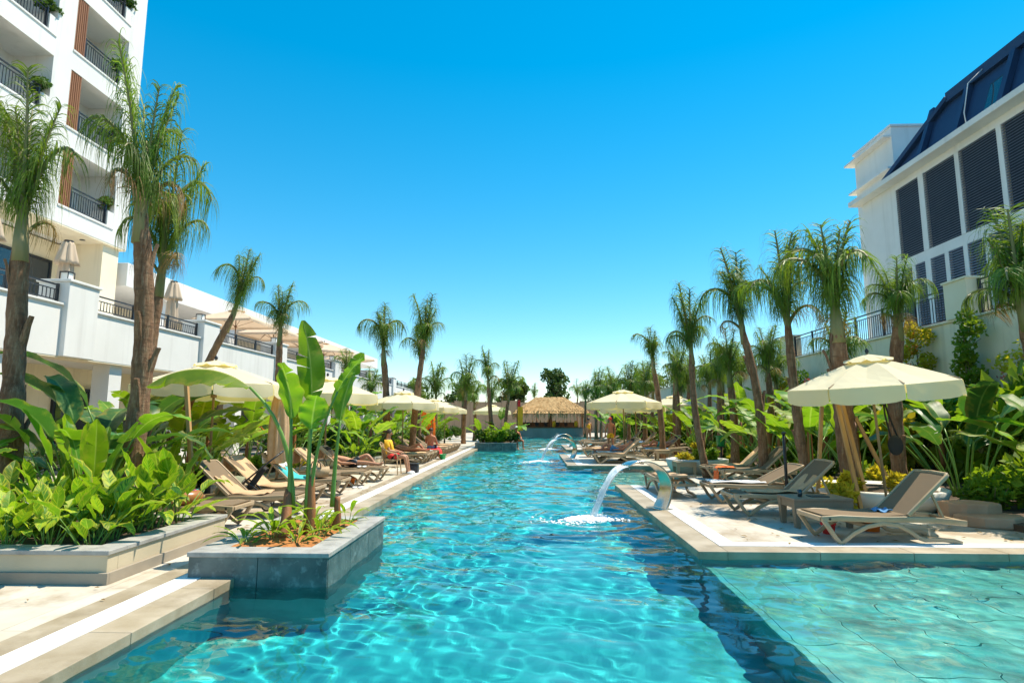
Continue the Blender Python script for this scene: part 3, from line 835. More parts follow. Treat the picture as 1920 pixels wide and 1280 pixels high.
def pool_planter(label, x0, x1, y0, y1, zt, soilm, nx, ny):
    t = thing('pool_planter', label, 'planter', ((x0 + x1) / 2, (y0 + y1) / 2, 0))
    cx, cy = t.location.x, t.location.y
    a, b, c, d_ = x0 - cx, x1 - cx, y0 - cy, y1 - cy
    m = MB(); m.box(a + .02, b - .02, c + .02, d_ - .02, FLOOR, zt - .05); m.build('core', M['grout'], t)
    for k in range(nx):                                      # face tiles, one by one
        u0 = a + (b - a) * k / nx + .004; u1 = a + (b - a) * (k + 1) / nx - .004
        for yy in ((c, c + .019), (d_ - .019, d_)): m = MB(); m.box(u0, u1, yy[0], yy[1], -.45, zt - .052); m.build('tile', M['tile_teal'], t)
    for k in range(ny):
        u0 = c + .02 + (d_ - c - .04) * k / ny + .004; u1 = c + .02 + (d_ - c - .04) * (k + 1) / ny - .004
        for xx in ((a, a + .019), (b - .019, b)): m = MB(); m.box(xx[0], xx[1], u0, u1, -.45, zt - .052); m.build('tile', M['tile_teal'], t)
    m = MB(); ring_cap(m, a - .015, b + .015, c - .015, d_ + .015, .30 if b - a > 1.2 else .2, zt - .05, zt); m.build('capping', M['cap'], t, bevel=.008)
    rn = random.Random(3); m = MB(); n = 26
    X = np.linspace(a + .28, b - .28, n); Y = np.linspace(c + .28, d_ - .28, n)
    vs = [(x, y, zt - .035 + .035 * rn.random()) for y in Y for x in X]
    m.add(vs, [(j * n + i, j * n + i + 1, (j + 1) * n + i + 1, (j + 1) * n + i) for j in range(n - 1) for i in range(n - 1)])
    m.build('soil', soilm, t)
    return t
pool_planter('grey tiled planter at the pool edge holding tall banana stalks in red soil', -3.62, -2.14, 6.36, 8.72, .27, M['soil'], 2, 3)
pool_planter('grey tiled planter across the pool corner filled with shrubs and two palms', -3.3, -0.95, 34.2, 38.4, .34, M['bedsoil'], 3, 5)

def bed(label, pts, zt, capw=.28):
    """rendered bed: wall, skirting, capping and soil over a rectangle"""
    x0, x1, y0, y1 = pts
    t = thing('raised_planter', label, 'planter', ((x0 + x1) / 2, (y0 + y1) / 2, 0))
    a, c = (x0 - x1) / 2, (y0 - y1) / 2; b, d_ = -a, -c
    m = MB(); ring_cap(m, a, b, c, d_, .16, 0, zt - .045); m.build('wall', M['planter_cream'], t, bevel=.006)
    m = MB(); ring_cap(m, a - .035, b + .035, c - .035, d_ + .035, .034, 0, .115); m.build('skirting', M['planter_base'], t, bevel=.005)
    m = MB(); ring_cap(m, a - .02, b + .02, c - .02, d_ + .02, capw, zt - .045, zt); m.build('capping', M['cap'], t, bevel=.006)
    m = MB(); m.box(a + .1, b - .1, c + .1, d_ - .1, .01, zt - .05); m.build('soil', M['bedsoil'], t)
    return t
bed('cream rendered planter overflowing with variegated ginger leaves', (-12.5, -4.32, 6.12, 8.45), .33)
bed('low cream bed of bananas behind the loungers and the lifeguard chair', (-11.2, -6.9, 10.2, 19.4), .22, .2)
bed('long low cream bed of shrubs beyond the lifeguard chair', (-11.5, -5.6, 20.2, 33.0), .3, .2)
gb = MB(); gb.box(7.2, 11.99, 6.0, 60, 0, .10); struct(gb.build('planting_bed', M['bedsoil']))
gb = MB(); gb.box(-13.1, -8.0, 35, 60, 0, .12); struct(gb.build('planting_bed', M['bedsoil']))

# ------------------------------------------------------------------ palms
def frond_mesh(name, L, tilt0, tilt1, nleaf, leaf, width, droop, seed, mats, seg=3):
    """rachis rising from the origin and bending towards +x, with long drooping leaflets"""
    rn = random.Random(seed); m = MB(); n = 15; pts = []; p = Vector((0, 0, 0)); tang = []
    ph = rn.uniform(-.25, .25)
    for i in range(n):
        s = i / (n - 1); th = R(tilt0 + (tilt1 - tilt0) * s ** 1.8)
        d_ = Vector((math.sin(th) * math.cos(ph * s), math.sin(th) * math.sin(ph * s), math.cos(th)))
        pts.append(p.copy()); tang.append(d_); p = p + d_ * (L / (n - 1))
    m.tube(pts, [.028 * (1 - .85 * i / (n - 1)) + .004 for i in range(n)], 5, 1)
    for k in range(nleaf):
        s = .14 + .86 * (k + rn.random()) / nleaf; q = s * (n - 1); i = min(n - 2, int(q)); fr = q - i
        base = pts[i].lerp(pts[i + 1], fr); t = tang[i].lerp(tang[i + 1], fr).normalized()
        side = Vector((-math.sin(ph * s), math.cos(ph * s), 0)); nor = side.cross(t)
        for sg in (-1, 1):
            ll = leaf * (.45 + .75 * math.sin(math.pi * min(1, .12 + .80 * s))) * rn.uniform(.75, 1.15)
            fan = rn.uniform(-.5, .5); lim = rn.uniform(.6, 1.3)
            d_ = (side * sg * math.cos(fan) + nor * math.sin(fan) * .9 + t * rn.uniform(.7, 1.2)).normalized()
            p0 = base.copy(); w0 = width * rn.uniform(.7, 1.2); vs = []
            wv = d_.cross(Vector((rn.gauss(0, .4), rn.gauss(0, .4), 1))).normalized()
            for j in range(seg + 1):
                w_ = w0 * (1.0 - (j / seg) ** 1.6) + .0015
                vs += [p0 - wv * w_ / 2, p0 + wv * w_ / 2]
                d_ = (d_ + Vector((0, 0, -droop * (1.55 - .95 * s) * lim * (.5 + j) / seg))).normalized()
                p0 = p0 + d_ * ll / seg
            m.add(vs, [(2 * j, 2 * j + 1, 2 * j + 3, 2 * j + 2) for j in range(seg)], 0)
    return m.mesh(name, mats)

PL = [M['palm_leaf'], M['sheath']]; PD = [M['palm_dry'], M['sheath']]
FR = {'near_up': [frond_mesh('frond', 1.0, 1 + 2 * k, 5 + 9 * k, 64, .34, .0105, 1.8, 10 + k, PL, 5) for k in range(4)],
      'near_arch': [frond_mesh('frond', .80, 6 + 3 * k, 120 + 18 * k, 46, .40, .0105, 1.7, 20 + k, PL, 5) for k in range(4)],
      'near_dry': [frond_mesh('frond', .62, 20, 172, 26, .34, .009, 1.5, 31, PD, 4)],
      'far_up': [frond_mesh('frond', 1.0, 2 + 3 * k, 8 + 11 * k, 34, .36, .018, 1.7, 40 + k, PL, 4) for k in range(3)],
      'far_arch': [frond_mesh('frond', .78, 8 + 5 * k, 120 + 22 * k, 26, .38, .018, 1.7, 50 + k, PL, 4) for k in range(3)],
      'feather': [frond_mesh('frond', 1.0, 10 + 6 * k, 95 + 14 * k, 60, .26, .0115, .45, 55 + k, PL, 3) for k in range(3)]}
FR['far_dry'] = FR['near_dry']
STUB = MB(); STUB.sweep([(-.02, 0, -.1), (.02, 0, .1), (.05, 0, .30), (.10, 0, .46)], lambda i, t: [(-.09 + .05 * t, -.02), (.09 - .05 * t, -.02), (.07 - .045 * t, .025), (-.07 + .045 * t, .025)])
STUB_ME = STUB.mesh('leaf_base', M['trunk'])

def palm(label, bx, by, tx, ty, zc, zt, rad, nup, narch, seed, near=True, group=None, bz=0.0, stubs=0, cat='palm tree', dry=1, spread=.88, name='palm_tree'):
    """bx,by foot; tx,ty,zc crown base; zt tip of the tallest fronds"""
    rn = random.Random(seed)
    t = thing(name, label, cat, (bx, by, bz), 0, group)
    top = Vector((tx - bx, ty - by, zc - bz)); H = top.z
    n = max(8, int(H / (.11 if near else .35))); pts = []; rads = []
    sw = Vector((rn.uniform(-.12, .12), rn.uniform(-.12, .12), 0))
    for i in range(n + 1):
        s = i / n
        pts.append(top * s + sw * math.sin(math.pi * s) + Vector((0, 0, 0)))
        rads.append(rad * (1.18 - .30 * s + .22 * max(0, .12 - s) / .12) * (1 + rn.uniform(-.06, .08) + (.05 if near and (i // 3) % 2 else 0)) * (.75 + .25 * min(1, (1 - s) / .12)))
    m = MB(); m.tube(pts, rads, 12 if near else 8); m.build('trunk', M['trunk'], t, True)
    ax = top.normalized().lerp(Vector((0, 0, 1)), .3).normalized()
    L = (zt - zc)
    m = MB(); sh = [top * .9, top, top + ax * L * .22, top + ax * L * .42]
    m.tube(sh, [rad * .86, rad * .74, rad * .42, rad * .16], 9); m.build('crownshaft', M['sheath'], t, True)
    up = FR['near_up' if near else 'far_up']; ar = FR['near_arch' if near else 'far_arch']
    q = ax.to_track_quat('Z', 'Y')
    def put(me, k, tot, tilt, ln, dz):
        o = obj('frond', me, t)
        a = 2 * math.pi * (k + rn.random() * .7) / tot
        mat4 = q.to_matrix().to_4x4() @ Matrix.Rotation(a, 4, 'Z') @ Matrix.Rotation(R(tilt), 4, 'Y')
        o.rotation_euler = mat4.to_euler(); o.location = top + ax * dz; o.scale = (ln * spread, ln * spread, ln)
    for k in range(nup): put(rn.choice(up), k, nup, rn.uniform(0, 7), L * rn.uniform(.62, 1.03), rn.uniform(0, .12))
    for k in range(narch): put(rn.choice(ar), k, narch, rn.uniform(0, 10), L * rn.uniform(.65, 1.05), rn.uniform(-.05, .35 * L))
    for k in range(dry): put(FR['near_dry'][0], k, max(1, dry), rn.uniform(5, 25), L * rn.uniform(.6, .8), -.05)
    for k in range(stubs):
        s = .25 + .7 * k / max(1, stubs); a = rn.uniform(0, 6.28); p = top * s
        obj('leaf_base', STUB_ME, t, p + sw * math.sin(math.pi * s) + Vector((math.cos(a), math.sin(a), 0)) * rad * .88, (0, rn.uniform(-.08, .1), a), rn.uniform(.6, 1.0))
    return t

palm('tall palm with thick fibrous trunk rising from the ginger planter nearest the hotel', -7.42, 8.4, -8.05, 8.8, 4.5, 7.25, .135, 6, 4, 1, bz=.25, stubs=6, dry=1, spread=.58)
palm('big double-crowned palm with shaggy hanging fronds beside the ginger planter', -6.40, 9.3, -6.42, 9.2, 5.0, 8.0, .138, 6, 5, 2, stubs=6, dry=2, spread=.55)
palm('palm with long curtain of drooping fronds close behind the biggest palm', -6.90, 10.3, -6.85, 10.5, 4.3, 7.0, .10, 4, 9, 3, stubs=2, dry=3, spread=.55)
palm('slim palm leaning hard toward the pool in front of the terrace', -8.25, 13.0, -6.75, 13.0, 4.0, 5.45, 0.082, 7, 2, 4, stubs=2, dry=0, spread=.75)
palm('palm whose loose crown shows above the tall banana leaves', -8.8, 20.0, -8.7, 20.0, 4.6, 6.4, 0.107, 6, 4, 5, dry=1)
palm('palm with a wide hanging side frond behind the lifeguard umbrella', -6.05, 24.6, -6.25, 24.6, 4.3, 6.5, 0.139, 6, 4, 6, dry=1)
palm('tall palm leaning outward beside the lifeguard umbrella', -5.15, 25.4, -4.72, 25.4, 4.7, 7.0, 0.123, 7, 3, 7, dry=1)
palm('thin straight palm standing just behind the leaning one', -5.65, 30.0, -5.72, 30.0, 4.4, 6.7, 0.090, 6, 2, 8, near=False, dry=0)
palm('small crooked palm in front of the low white wing', -8.35, 27.0, -8.5, 27.0, 3.4, 4.9, 0.082, 5, 2, 9, near=False)
palm('broad bushy palm in the bed past the umbrellas', -7.1, 43.5, -7.1, 43.5, 3.2, 5.9, 0.139, 6, 6, 10, near=False)
palm('bushy palm with hanging skirt beside the far planter', -4.75, 41.0, -4.6, 41.0, 3.3, 6.1, 0.131, 6, 6, 11, near=False)
palm('tall straight palm growing from the far tiled planter', -2.45, 36.4, -2.72, 36.4, 3.9, 6.1, 0.123, 6, 4, 12, near=False, bz=.3)
palm('shorter full palm sharing the far tiled planter', -1.72, 37.2, -1.5, 37.2, 3.0, 5.35, 0.107, 6, 5, 13, near=False, bz=.3)
palm('slender palm with feathery crown leaning over the white bowl planter', 5.0, 17.6, 4.68, 17.6, 3.6, 5.7, 0.090, 7, 4, 14, dry=0, stubs=1)
palm('tall palm with bent trunk and narrow crown by the garden wall', 6.15, 16.4, 5.78, 16.4, 4.1, 6.6, 0.107, 7, 4, 15, dry=1, stubs=3)
palm('palm with green upper trunk and shaggy crown behind the big umbrella', 6.35, 14.3, 6.12, 14.3, 3.9, 6.35, 0.098, 6, 4, 16, dry=1, stubs=2)
palm('full-crowned palm with upright spear standing behind the big umbrella', 6.15, 11.9, 6.05, 11.9, 3.5, 5.85, 0.164, 7, 6, 17, dry=1, stubs=7)
palm('palm with ragged brown-streaked fronds between wall and big umbrella', 7.35, 12.4, 7.55, 12.4, 3.6, 5.2, 0.123, 6, 6, 18, dry=3, stubs=5)
palm('palm with long feather fronds arching out over the garden wall', 9.6, 11.3, 8.95, 11.0, 3.6, 5.6, 0.123, 5, 6, 19, dry=1, stubs=4, spread=1.1)
palm('palm with two hanging lower fronds past the bowl planter', 5.55, 26.0, 5.25, 26.0, 4.0, 5.75, 0.115, 7, 4, 20, near=False)
palm('small neat palm beside the far umbrella pair', 7.1, 30.0, 7.15, 30.0, 3.8, 5.35, 0.098, 6, 4, 21, near=False)
palm('bushy palm against the garden wall under the railing', 8.15, 21.5, 8.4, 21.5, 3.3, 5.0, 0.115, 6, 6, 22, dry=2)
palm('thick-crowned palm in the middle of the wall-side grove', 6.65, 20.2, 6.62, 20.2, 3.0, 4.75, 0.123, 6, 6, 23, dry=1)
palm('rather short palm at the edge of the wall-side grove', 7.2, 23.6, 7.3, 23.6, 3.0, 4.6, 0.098, 6, 4, 24, dry=1)
for k, (x, y, z0, z1) in enumerate([(6.35, 40, 3.1, 5.5), (7.5, 43, 3.0, 5.6), (5.95, 46.5, 3.0, 5.5), (5.3, 50.5, 3.1, 6.0), (4.75, 55, 3.2, 5.7), (8.7, 34, 3.3, 5.5), (9.4, 38.5, 3.2, 5.4), (9.9, 29, 3.3, 5.2), (8.4, 47, 3.2, 6.0), (6.9, 52.5, 3.4, 6.3), (9.8, 24.6, 2.9, 4.8), (6.6, 35.6, 3.0, 5.3), (9.2, 18.2, 2.9, 4.9), (7.9, 25.4, 3.0, 5.0), (6.6, 28.0, 3.1, 5.0), (9.3, 32.0, 3.2, 5.3), (7.6, 38.5, 3.2, 5.6), (10.4, 43.0, 3.2, 6.0)]):
    palm('bushy young palm in the crowded grove beyond the umbrellas', x, y, x + .1, y, z0, z1, .12, 6, 5, 60 + k, near=False, group='young palms in the grove along the garden wall', dry=1 if k % 2 else 0)
for k, (x, y, z0, z1) in enumerate([(-9.2, 47, 3.0, 5.3), (-6.1, 52, 3.0, 5.6), (-10.4, 38, 3.0, 5.0), (-3.9, 56, 3.0, 5.8), (-4.6, 47, 2.8, 5.0)]):
    palm('young palm in the beds past the umbrellas on the hotel side', x, y, x, y, z0, z1, .12, 6, 5, 80 + k, near=False, group='young palms in the beds on the hotel side')
palm('small leaning palm showing just above the thatched roof', 0.75, 70, 0.25, 70, 4.0, 5.9, 0.098, 5, 2, 90, near=False, dry=0)
palm('spindly palm above the reed fence beside the thatched roof', 5.4, 71, 5.3, 71, 4.2, 6.4, 0.098, 5, 2, 91, near=False, dry=0)

# ------------------------------------------------------------------ broad-leaved plants
def blade(m, L, W, e0, e1, e2, P, prad, seed, fold=.35, wav=.02, cuts=0, shape='banana', nv=12, az=0.0, base=(0, 0, 0), bend=0.0, mi=0, smi=1, tear=.10):
    """one leaf: petiole of length P leaving `base` at elevation e0, blade of length L from elevation e1 to e2, heading az"""
    rn = random.Random(seed)
    hd = Vector((math.cos(az), math.sin(az), 0)); sd = Vector((-math.sin(az), math.cos(az), 0))
    p = Vector(base); pet = [p.copy()]; n0 = 7
    for i in range(n0):
        s = (i + .5) / n0; e = R(e0 + (e1 - e0) * s ** 1.5)
        p = p + (hd * math.cos(e) + Vector((0, 0, 1)) * math.sin(e)) * P / n0; pet.append(p.copy())
    if P > 0.01: m.tube(pet, [prad * (1 - .55 * i / n0) for i in range(n0 + 1)], 6, smi)
    def at(t):
        k = 24; q = p.copy(); e = R(e1)
        for i in range(int(round(t * k))):
            e = R(e1 + (e2 - e1) * ((i + .5) / k)); q = q + (hd * math.cos(e) + Vector((0, 0, 1)) * math.sin(e)) * L / k + sd * bend * L / k * (i / k)
        e = R(e1 + (e2 - e1) * t)
        return q, hd * math.cos(e) + Vector((0, 0, 1)) * math.sin(e), Vector((0, 0, 1)) * math.cos(e) - hd * math.sin(e)
    def wid(t):
        if shape == 'banana': return W / 2 * (math.sin(math.pi * min(1, max(0, t)) ** .72) ** .55 if 0 < t < 1 else 0.0)
        return W / 2 * (math.sin(math.pi * min(1, max(0, t)) ** .78) ** .9 if 0 < t < 1 else 0.0)
    ph = rn.uniform(0, 6.28)
    for sg in (-1, 1):
        cs = sorted(rn.uniform(.12, .92) for _ in range(cuts)); ed = [0.0] + cs + [1.0]
        for a, b in zip(ed[:-1], ed[1:]):
            k = max(2, int(round(nv * (b - a)))); dr = rn.uniform(0, .55) if cuts else 0.0; mid = (a + b) / 2
            vs = []; uv = []
            for i in range(k + 1):
                t = a + (b - a) * i / k
                for u in (0, .34, .68, 1.0):
                    tt = mid + (t - mid) * (1 - tear * u * u) if cuts else t
                    q, tg, nr = at(t)
                    w = wid(t if not cuts else min(.985, max(.015, t))) * u
                    fo = fold + dr * u * (-1 if fold > 0 else 1) * .8
                    off = sd * sg * w * math.cos(fo) + nr * w * math.sin(fo) + nr * wav * u * math.sin(ph + t * 19 + sg) + tg * (tt - t) * L + tg * w * .25
                    vs.append(q + off); uv.append((.5 + sg * u * .5, max(.001, t)))
            f = [(i * 4 + j, i * 4 + j + 1, (i + 1) * 4 + j + 1, (i + 1) * 4 + j) for i in range(k) for j in range(3)]
            if sg > 0: f = [x[::-1] for x in f]
            m.add(vs, f, mi, uv)

def leafmesh(name, mats, **kw):
    m = MB(); blade(m, **kw); return m.mesh(name, mats, True)

BM = [M['banana'], M['stem']]; DM = [M['banana_dark'], M['stem']]; GM = [M['ginger'], M['stem']]
rnb = random.Random(77)
BAN = [leafmesh('leaf', BM, L=rnb.uniform(.95, 1.35), W=rnb.uniform(.34, .5), e0=86 - 2 * k, e1=rnb.uniform(50, 80), e2=rnb.uniform(-40, 45), P=rnb.uniform(.9, 1.5), prad=.022, seed=k, fold=rnb.uniform(.1, .5), cuts=[1, 3, 5, 9, 2, 4, 7, 1][k], nv=14, wav=.02) for k in range(8)]
DAR = [leafmesh('leaf', DM, L=rnb.uniform(.6, .85), W=rnb.uniform(.26, .36), e0=86, e1=rnb.uniform(40, 70), e2=rnb.uniform(-55, 10), P=rnb.uniform(.6, 1.0), prad=.016, seed=20 + k, fold=.3, cuts=[0, 1, 2, 0][k], nv=12, wav=.015) for k in range(4)]
GIN = [leafmesh('leaf', GM, L=rnb.uniform(.36, .50), W=rnb.uniform(.14, .20), e0=86, e1=rnb.uniform(55, 84), e2=[-45, 50, 10, 62, -20, 40, 70, -35, 55][k], P=rnb.uniform(.12, .46), prad=.010, seed=40 + k, fold=rnb.uniform(.1, .45), shape='lance', nv=9, wav=.008) for k in range(9)]
STRAP = [leafmesh('leaf', GM, L=rnb.uniform(.30, .42), W=rnb.uniform(.06, .085), e0=84, e1=rnb.uniform(55, 75), e2=rnb.uniform(-30, 30), P=rnb.uniform(.05, .2), prad=.008, seed=60 + k, fold=.35, shape='lance', nv=7, wav=.003) for k in range(5)]
GRN = [leafmesh('leaf', [M['bush_a'], M['stem']], L=rnb.uniform(.30, .45), W=rnb.uniform(.08, .13), e0=84, e1=rnb.uniform(50, 75), e2=rnb.uniform(-40, 25), P=rnb.uniform(.1, .35), prad=.009, seed=70 + k, fold=.3, shape='lance', nv=6, wav=.004) for k in range(5)]
UPR = [leafmesh('leaf', BM, L=rnb.uniform(.8, 1.1), W=rnb.uniform(.26, .38), e0=88, e1=rnb.uniform(78, 86), e2=rnb.uniform(35, 75), P=rnb.uniform(.7, 1.2), prad=.022, seed=90 + k, fold=rnb.uniform(.2, .6), cuts=[0, 2, 4, 1][k], nv=14, wav=.015) for k in range(4)]
# trunk of a banana clump
bt = MB(); bt.tube([(0, 0, 0), (.02, .01, .5), (0, .02, 1.0), (.01, 0, 1.25)], [.085, .07, .055, .03], 9)
BTR = bt.mesh('pseudostem', M['stem_red'], True)

def plant(name, label, cat, loc, variants, n, seed, scale, group=None, r0=.06, tilt=14, stem=None, hmin=.75, hmax=1.15):
    rn = random.Random(seed)
    t = thing(name, label, cat, loc, 0, group)
    if stem: obj('pseudostem', stem, t, (0, 0, 0), (0, 0, rn.uniform(0, 6)), scale * rn.uniform(.7, 1))
    a0 = rn.uniform(0, 6.28)
    for k in range(n):
        a = a0 + k * 2.399 + rn.uniform(-.3, .3); rr = r0 * scale * rn.uniform(.2, 1.4)
        o = obj('leaf', rn.choice(variants), t, (math.cos(a) * rr, math.sin(a) * rr, 0))
        o.rotation_euler = Matrix.Rotation(a, 3, 'Z').to_4x4().to_3x3().to_euler()
        o.rotation_euler = (rn.uniform(-.12, .12), R(rn.uniform(-2, tilt)), a)
        s = scale * rn.uniform(hmin, hmax); o.scale = (s, s, s * rn.uniform(.9, 1.12))
    return t

# --- variegated ginger filling the cream planter (taller at the back)
rg = random.Random(8); spots = []
for j in range(5):
    for i in range(12):
        x = -4.78 - i * .40 + rg.uniform(-.12, .12); y = 6.50 + j * .40 + rg.uniform(-.1, .1)
        if x < -8.2 or math.hypot(x + 7.42, y - 8.4) < .35: continue
        if x < -6.9 and j > 3 : continue
        spots.append((x, y))
for k, (x, y) in enumerate(spots):
    plant('ginger_plant', 'variegated ginger plant with yellow-streaked leaves in the cream planter', 'plant', (x, y, .27), GIN, 12, 200 + k, rg.uniform(.78, 1.02) * (1.0 + .12 * (y - 6.4)), 'variegated ginger filling the cream planter', r0=.10, tilt=34)

# --- hero banana stalks in the tiled planter
hp = thing('banana_plant', 'tall banana stalks with four great torn leaves in the tiled planter', 'plant', (-3.0, 7.5, .24))
def stalk(base, top, r0, r1, mt, name):
    b, t_ = Vector(base), Vector(top); pts = [b.lerp(t_, s) + Vector((.02 * math.sin(5 * s), 0, 0)) for s in np.linspace(0, 1, 9)]
    m = MB(); m.tube(pts, [r0 + (r1 - r0) * s for s in np.linspace(0, 1, 9)], 9); return m.build(name, mt, hp, True)
stalk((-.02, -.25, 0), (-.02, -.02, .55), .075, .045, M['stem_red'], 'sheath')
stalk((.19, .05, 0), (.23, .06, .70), .065, .042, M['stem_red'], 'sheath')
stalk((.44, .30, 0), (.50, .28, .42), .055, .035, M['stem_red'], 'sheath')
def hero(seed, **kw):
    m = MB(); blade(m, seed=seed, nv=22, wav=.02, **kw); return m.build('leaf', BM, hp, True)
hero(1, L=1.35, W=.60, e0=87, e1=40, e2=-40, P=1.68, prad=.034, az=R(187), base=(.02, -.02, .3), fold=-.8, cuts=3, tear=.05)     # sweeping out towards the hotel
hero(2, L=.72, W=.52, e0=89, e1=87, e2=60, P=1.12, prad=.034, az=R(-115), base=(-.02, -.04, .3), fold=.28, cuts=1)               # broad low blade
hero(3, L=1.05, W=.38, e0=89, e1=88, e2=84, P=1.42, prad=.036, az=R(-75), base=(.17, .05, .2), fold=.6, cuts=2, tear=.08, bend=-.28)  # tall folded blade
hero(4, L=.60, W=.26, e0=88, e1=60, e2=35, P=1.62, prad=.028, az=R(-20), base=(.20, .05, .2), fold=.3, cuts=3, tear=.2)
hero(5, L=.92, W=.34, e0=88, e1=80, e2=66, P=1.10, prad=.034, az=R(-35), base=(.42, .26, .3), fold=.55, cuts=3, tear=.1, bend=.25)   # upright leaf on the pool side
hero(6, L=.50, W=.36, e0=88, e1=75, e2=40, P=1.10, prad=.03, az=R(-60), base=(.16, .05, .2), fold=.3, cuts=1)
for k, (x, y, s) in enumerate([(-3.28, 6.9, 1.0), (-3.12, 7.25, 1.15), (-2.72, 6.98, .95), (-2.6, 7.35, 1.0), (-2.62, 7.75, .9), (-2.52, 8.25, .95), (-3.25, 7.7, 1.1), (-3.0, 8.2, 1.0), (-2.85, 7.8, .8)]):
    plant('ginger_plant', 'small striped ginger growing at the foot of the banana stalks', 'plant', (x, y, .235), STRAP, 10, 300 + k, s * .92, 'small striped gingers in the tiled planter', r0=.05, tilt=40)

# --- banana and bird-of-paradise clumps
def bananas(rows, label, group, seed, variants, stem=True, name='banana_plant'):
    for k, (x, y, s, n) in enumerate(rows):
        lb = label if isinstance(label, str) else label[k]
        plant(name, lb, 'plant', (x, y, .1), variants, n, seed + k, s, group, r0=.12, tilt=26, stem=BTR if stem else None)
plant('banana_plant', 'banana with one huge upright leaf among the gingers of the cream planter', 'plant', (-5.95, 8.0, .27), UPR, 7, 401, .85, r0=.08, tilt=16)
plant('banana_plant', 'bananas with arching torn leaves between the two biggest palms', 'plant', (-6.75, 8.9, .1), UPR * 2 + BAN, 12, 402, .86, r0=.25, tilt=20, stem=BTR)
plant('banana_plant', 'banana spreading yellowish leaves over the cream planter beside the hotel', 'plant', (-7.75, 7.2, .27), UPR + BAN, 8, 403, .78, r0=.12, tilt=24)
plant('strelitzia_plant', 'dark glossy strelitzia clump climbing between the planter palms', 'plant', (-7.1, 9.6, .1), DAR, 14, 404, 1.5, r0=.2, tilt=24)
plant('strelitzia_plant', 'tall strelitzia with lifted leaf tips in front of the podium', 'plant', (-7.6, 10.9, .15), DAR, 12, 405, 1.75, r0=.2, tilt=20)
plant('banana_plant', 'banana arching over the nearest sun lounger head', 'plant', (-6.0, 9.75, .0), UPR * 2 + BAN, 8, 406, .78, r0=.12, tilt=24)
bananas([(-7.4, 12.2, 1.0, 8), (-7.7, 14.0, 1.05, 9), (-7.5, 15.6, 1.1, 9), (-7.3, 17.3, 1.1, 9), (-7.5, 18.7, 1.1, 9), (-8.9, 13.2, 1.2, 9), (-9.4, 16.2, 1.25, 9)], ['banana plant beside the first cream hotel-side umbrella', 'banana plant behind the leaning slim palm', 'banana plant behind the towel-hung lounger', 'banana plant behind the lounger next to the lifeguard', 'banana plant closest behind the lifeguard chair', 'banana plant at the back of the bed by the half-hidden umbrella', 'banana plant at the back of the bed facing the podium'], 'bananas in the bed behind the loungers', 420, BAN)
bananas([(-6.2, 21.2, 1.1, 10), (-6.3, 23.2, 1.05, 9), (-6.4, 26.8, 1.1, 9), (-6.5, 28.8, 1.1, 9), (-6.2, 31.2, 1.15, 9), (-7.9, 22.2, 1.3, 9), (-8.0, 29.5, 1.3, 9), (-9.5, 25.5, 1.4, 9)], ['banana plant at the start of the long bed behind the wooden side table', 'banana plant at the front of the long bed behind the flat loungers', 'banana plant in the long bed behind the sunburnt man', 'banana plant in the long bed behind the far loungers', 'banana plant at the end of the long bed near the far umbrella', 'banana plant in the back of the long bed near its start', 'banana plant in the back of the long bed by the crooked palm', 'banana plant in the back of the long bed amid dark shrubs'], 'bananas in the long bed', 440, BAN)
bananas([(-9.3, 40, 1.3, 8), (-8.4, 45, 1.3, 8), (-8.3, 50, 1.3, 8), (-6.6, 38.5, 1.25, 9)], 'banana plant in the far bed on the hotel side', 'bananas in the far hotel-side bed', 455, BAN)
bananas([(-2.9, 35.0, .85, 7), (-1.5, 36.0, .9, 7), (-2.2, 37.8, 1.0, 8)], 'banana plant in the far tiled planter', 'bananas in the far tiled planter', 460, BAN)
bananas([(7.7, 14.6, 1.25, 9), (7.3, 16.2, 1.3, 10), (8.4, 17.6, 1.4, 9), (7.2, 18.6, 1.3, 9), (8.0, 19.8, 1.35, 9), (7.5, 21.9, 1.3, 9), (8.6, 24.0, 1.4, 9), (7.4, 26.5, 1.35, 9), (8.0, 29.5, 1.4, 9), (7.3, 32.0, 1.3, 8), (7.6, 36.0, 1.35, 8), (7.0, 41.0, 1.35, 8), (6.4, 47.5, 1.35, 8), (10.2, 15.5, 1.5, 8), (10.4, 20.5, 1.5, 8)], ['wall-side banana plant next to the green-trunked palm', 'wall-side banana plant at the foot of the tall bent-trunk palm', 'wall-side banana plant behind the tall bent-trunk palm, nearer the wall', 'wall-side banana plant behind the slender leaning palm', 'wall-side banana plant beside the thick-crowned grove palm', 'wall-side banana plant under the palm that stands below the railing', 'wall-side banana plant between the short grove palm and the wall', 'wall-side banana plant past the palm with hanging lower fronds', 'wall-side banana plant beside the small neat palm', 'wall-side banana plant beside the umbrella at the slender grove trunk', 'wall-side banana plant near the farthest wall-side umbrella', 'wall-side banana plant where the grove of young palms begins', 'wall-side banana plant deep in the grove of young palms', 'wall-side banana plant close to the leggy climber on the wall', 'wall-side banana plant under the railing, against the cream wall'], 'bananas along the garden wall', 480, BAN)
plant('strelitzia_plant', 'dark leaved strelitzia against the cream wall behind the big umbrella', 'plant', (8.7, 12.6, .1), DAR, 14, 510, 1.7, r0=.2, tilt=20)
plant('banana_plant', 'banana with drooping yellow-green leaves beside the garden wall', 'plant', (9.05, 10.3, .1), BAN, 8, 511, 1.25, r0=.12, tilt=30, stem=BTR)
plant('banana_plant', 'banana with broad leaves beside the stone slabs', 'plant', (8.7, 8.9, .1), BAN + DAR, 9, 512, 1.05, r0=.12, tilt=34)
bud = MB(); bud.tube([(0, 0, 0), (-.06, 0, .12), (-.2, 0, .24), (-.40, 0, .34)], [.03, .055, .045, .005], 8)
bo = bud.build('flower_bud', mat('coral_bract', (0.62, 0.16, 0.10)), None, True)
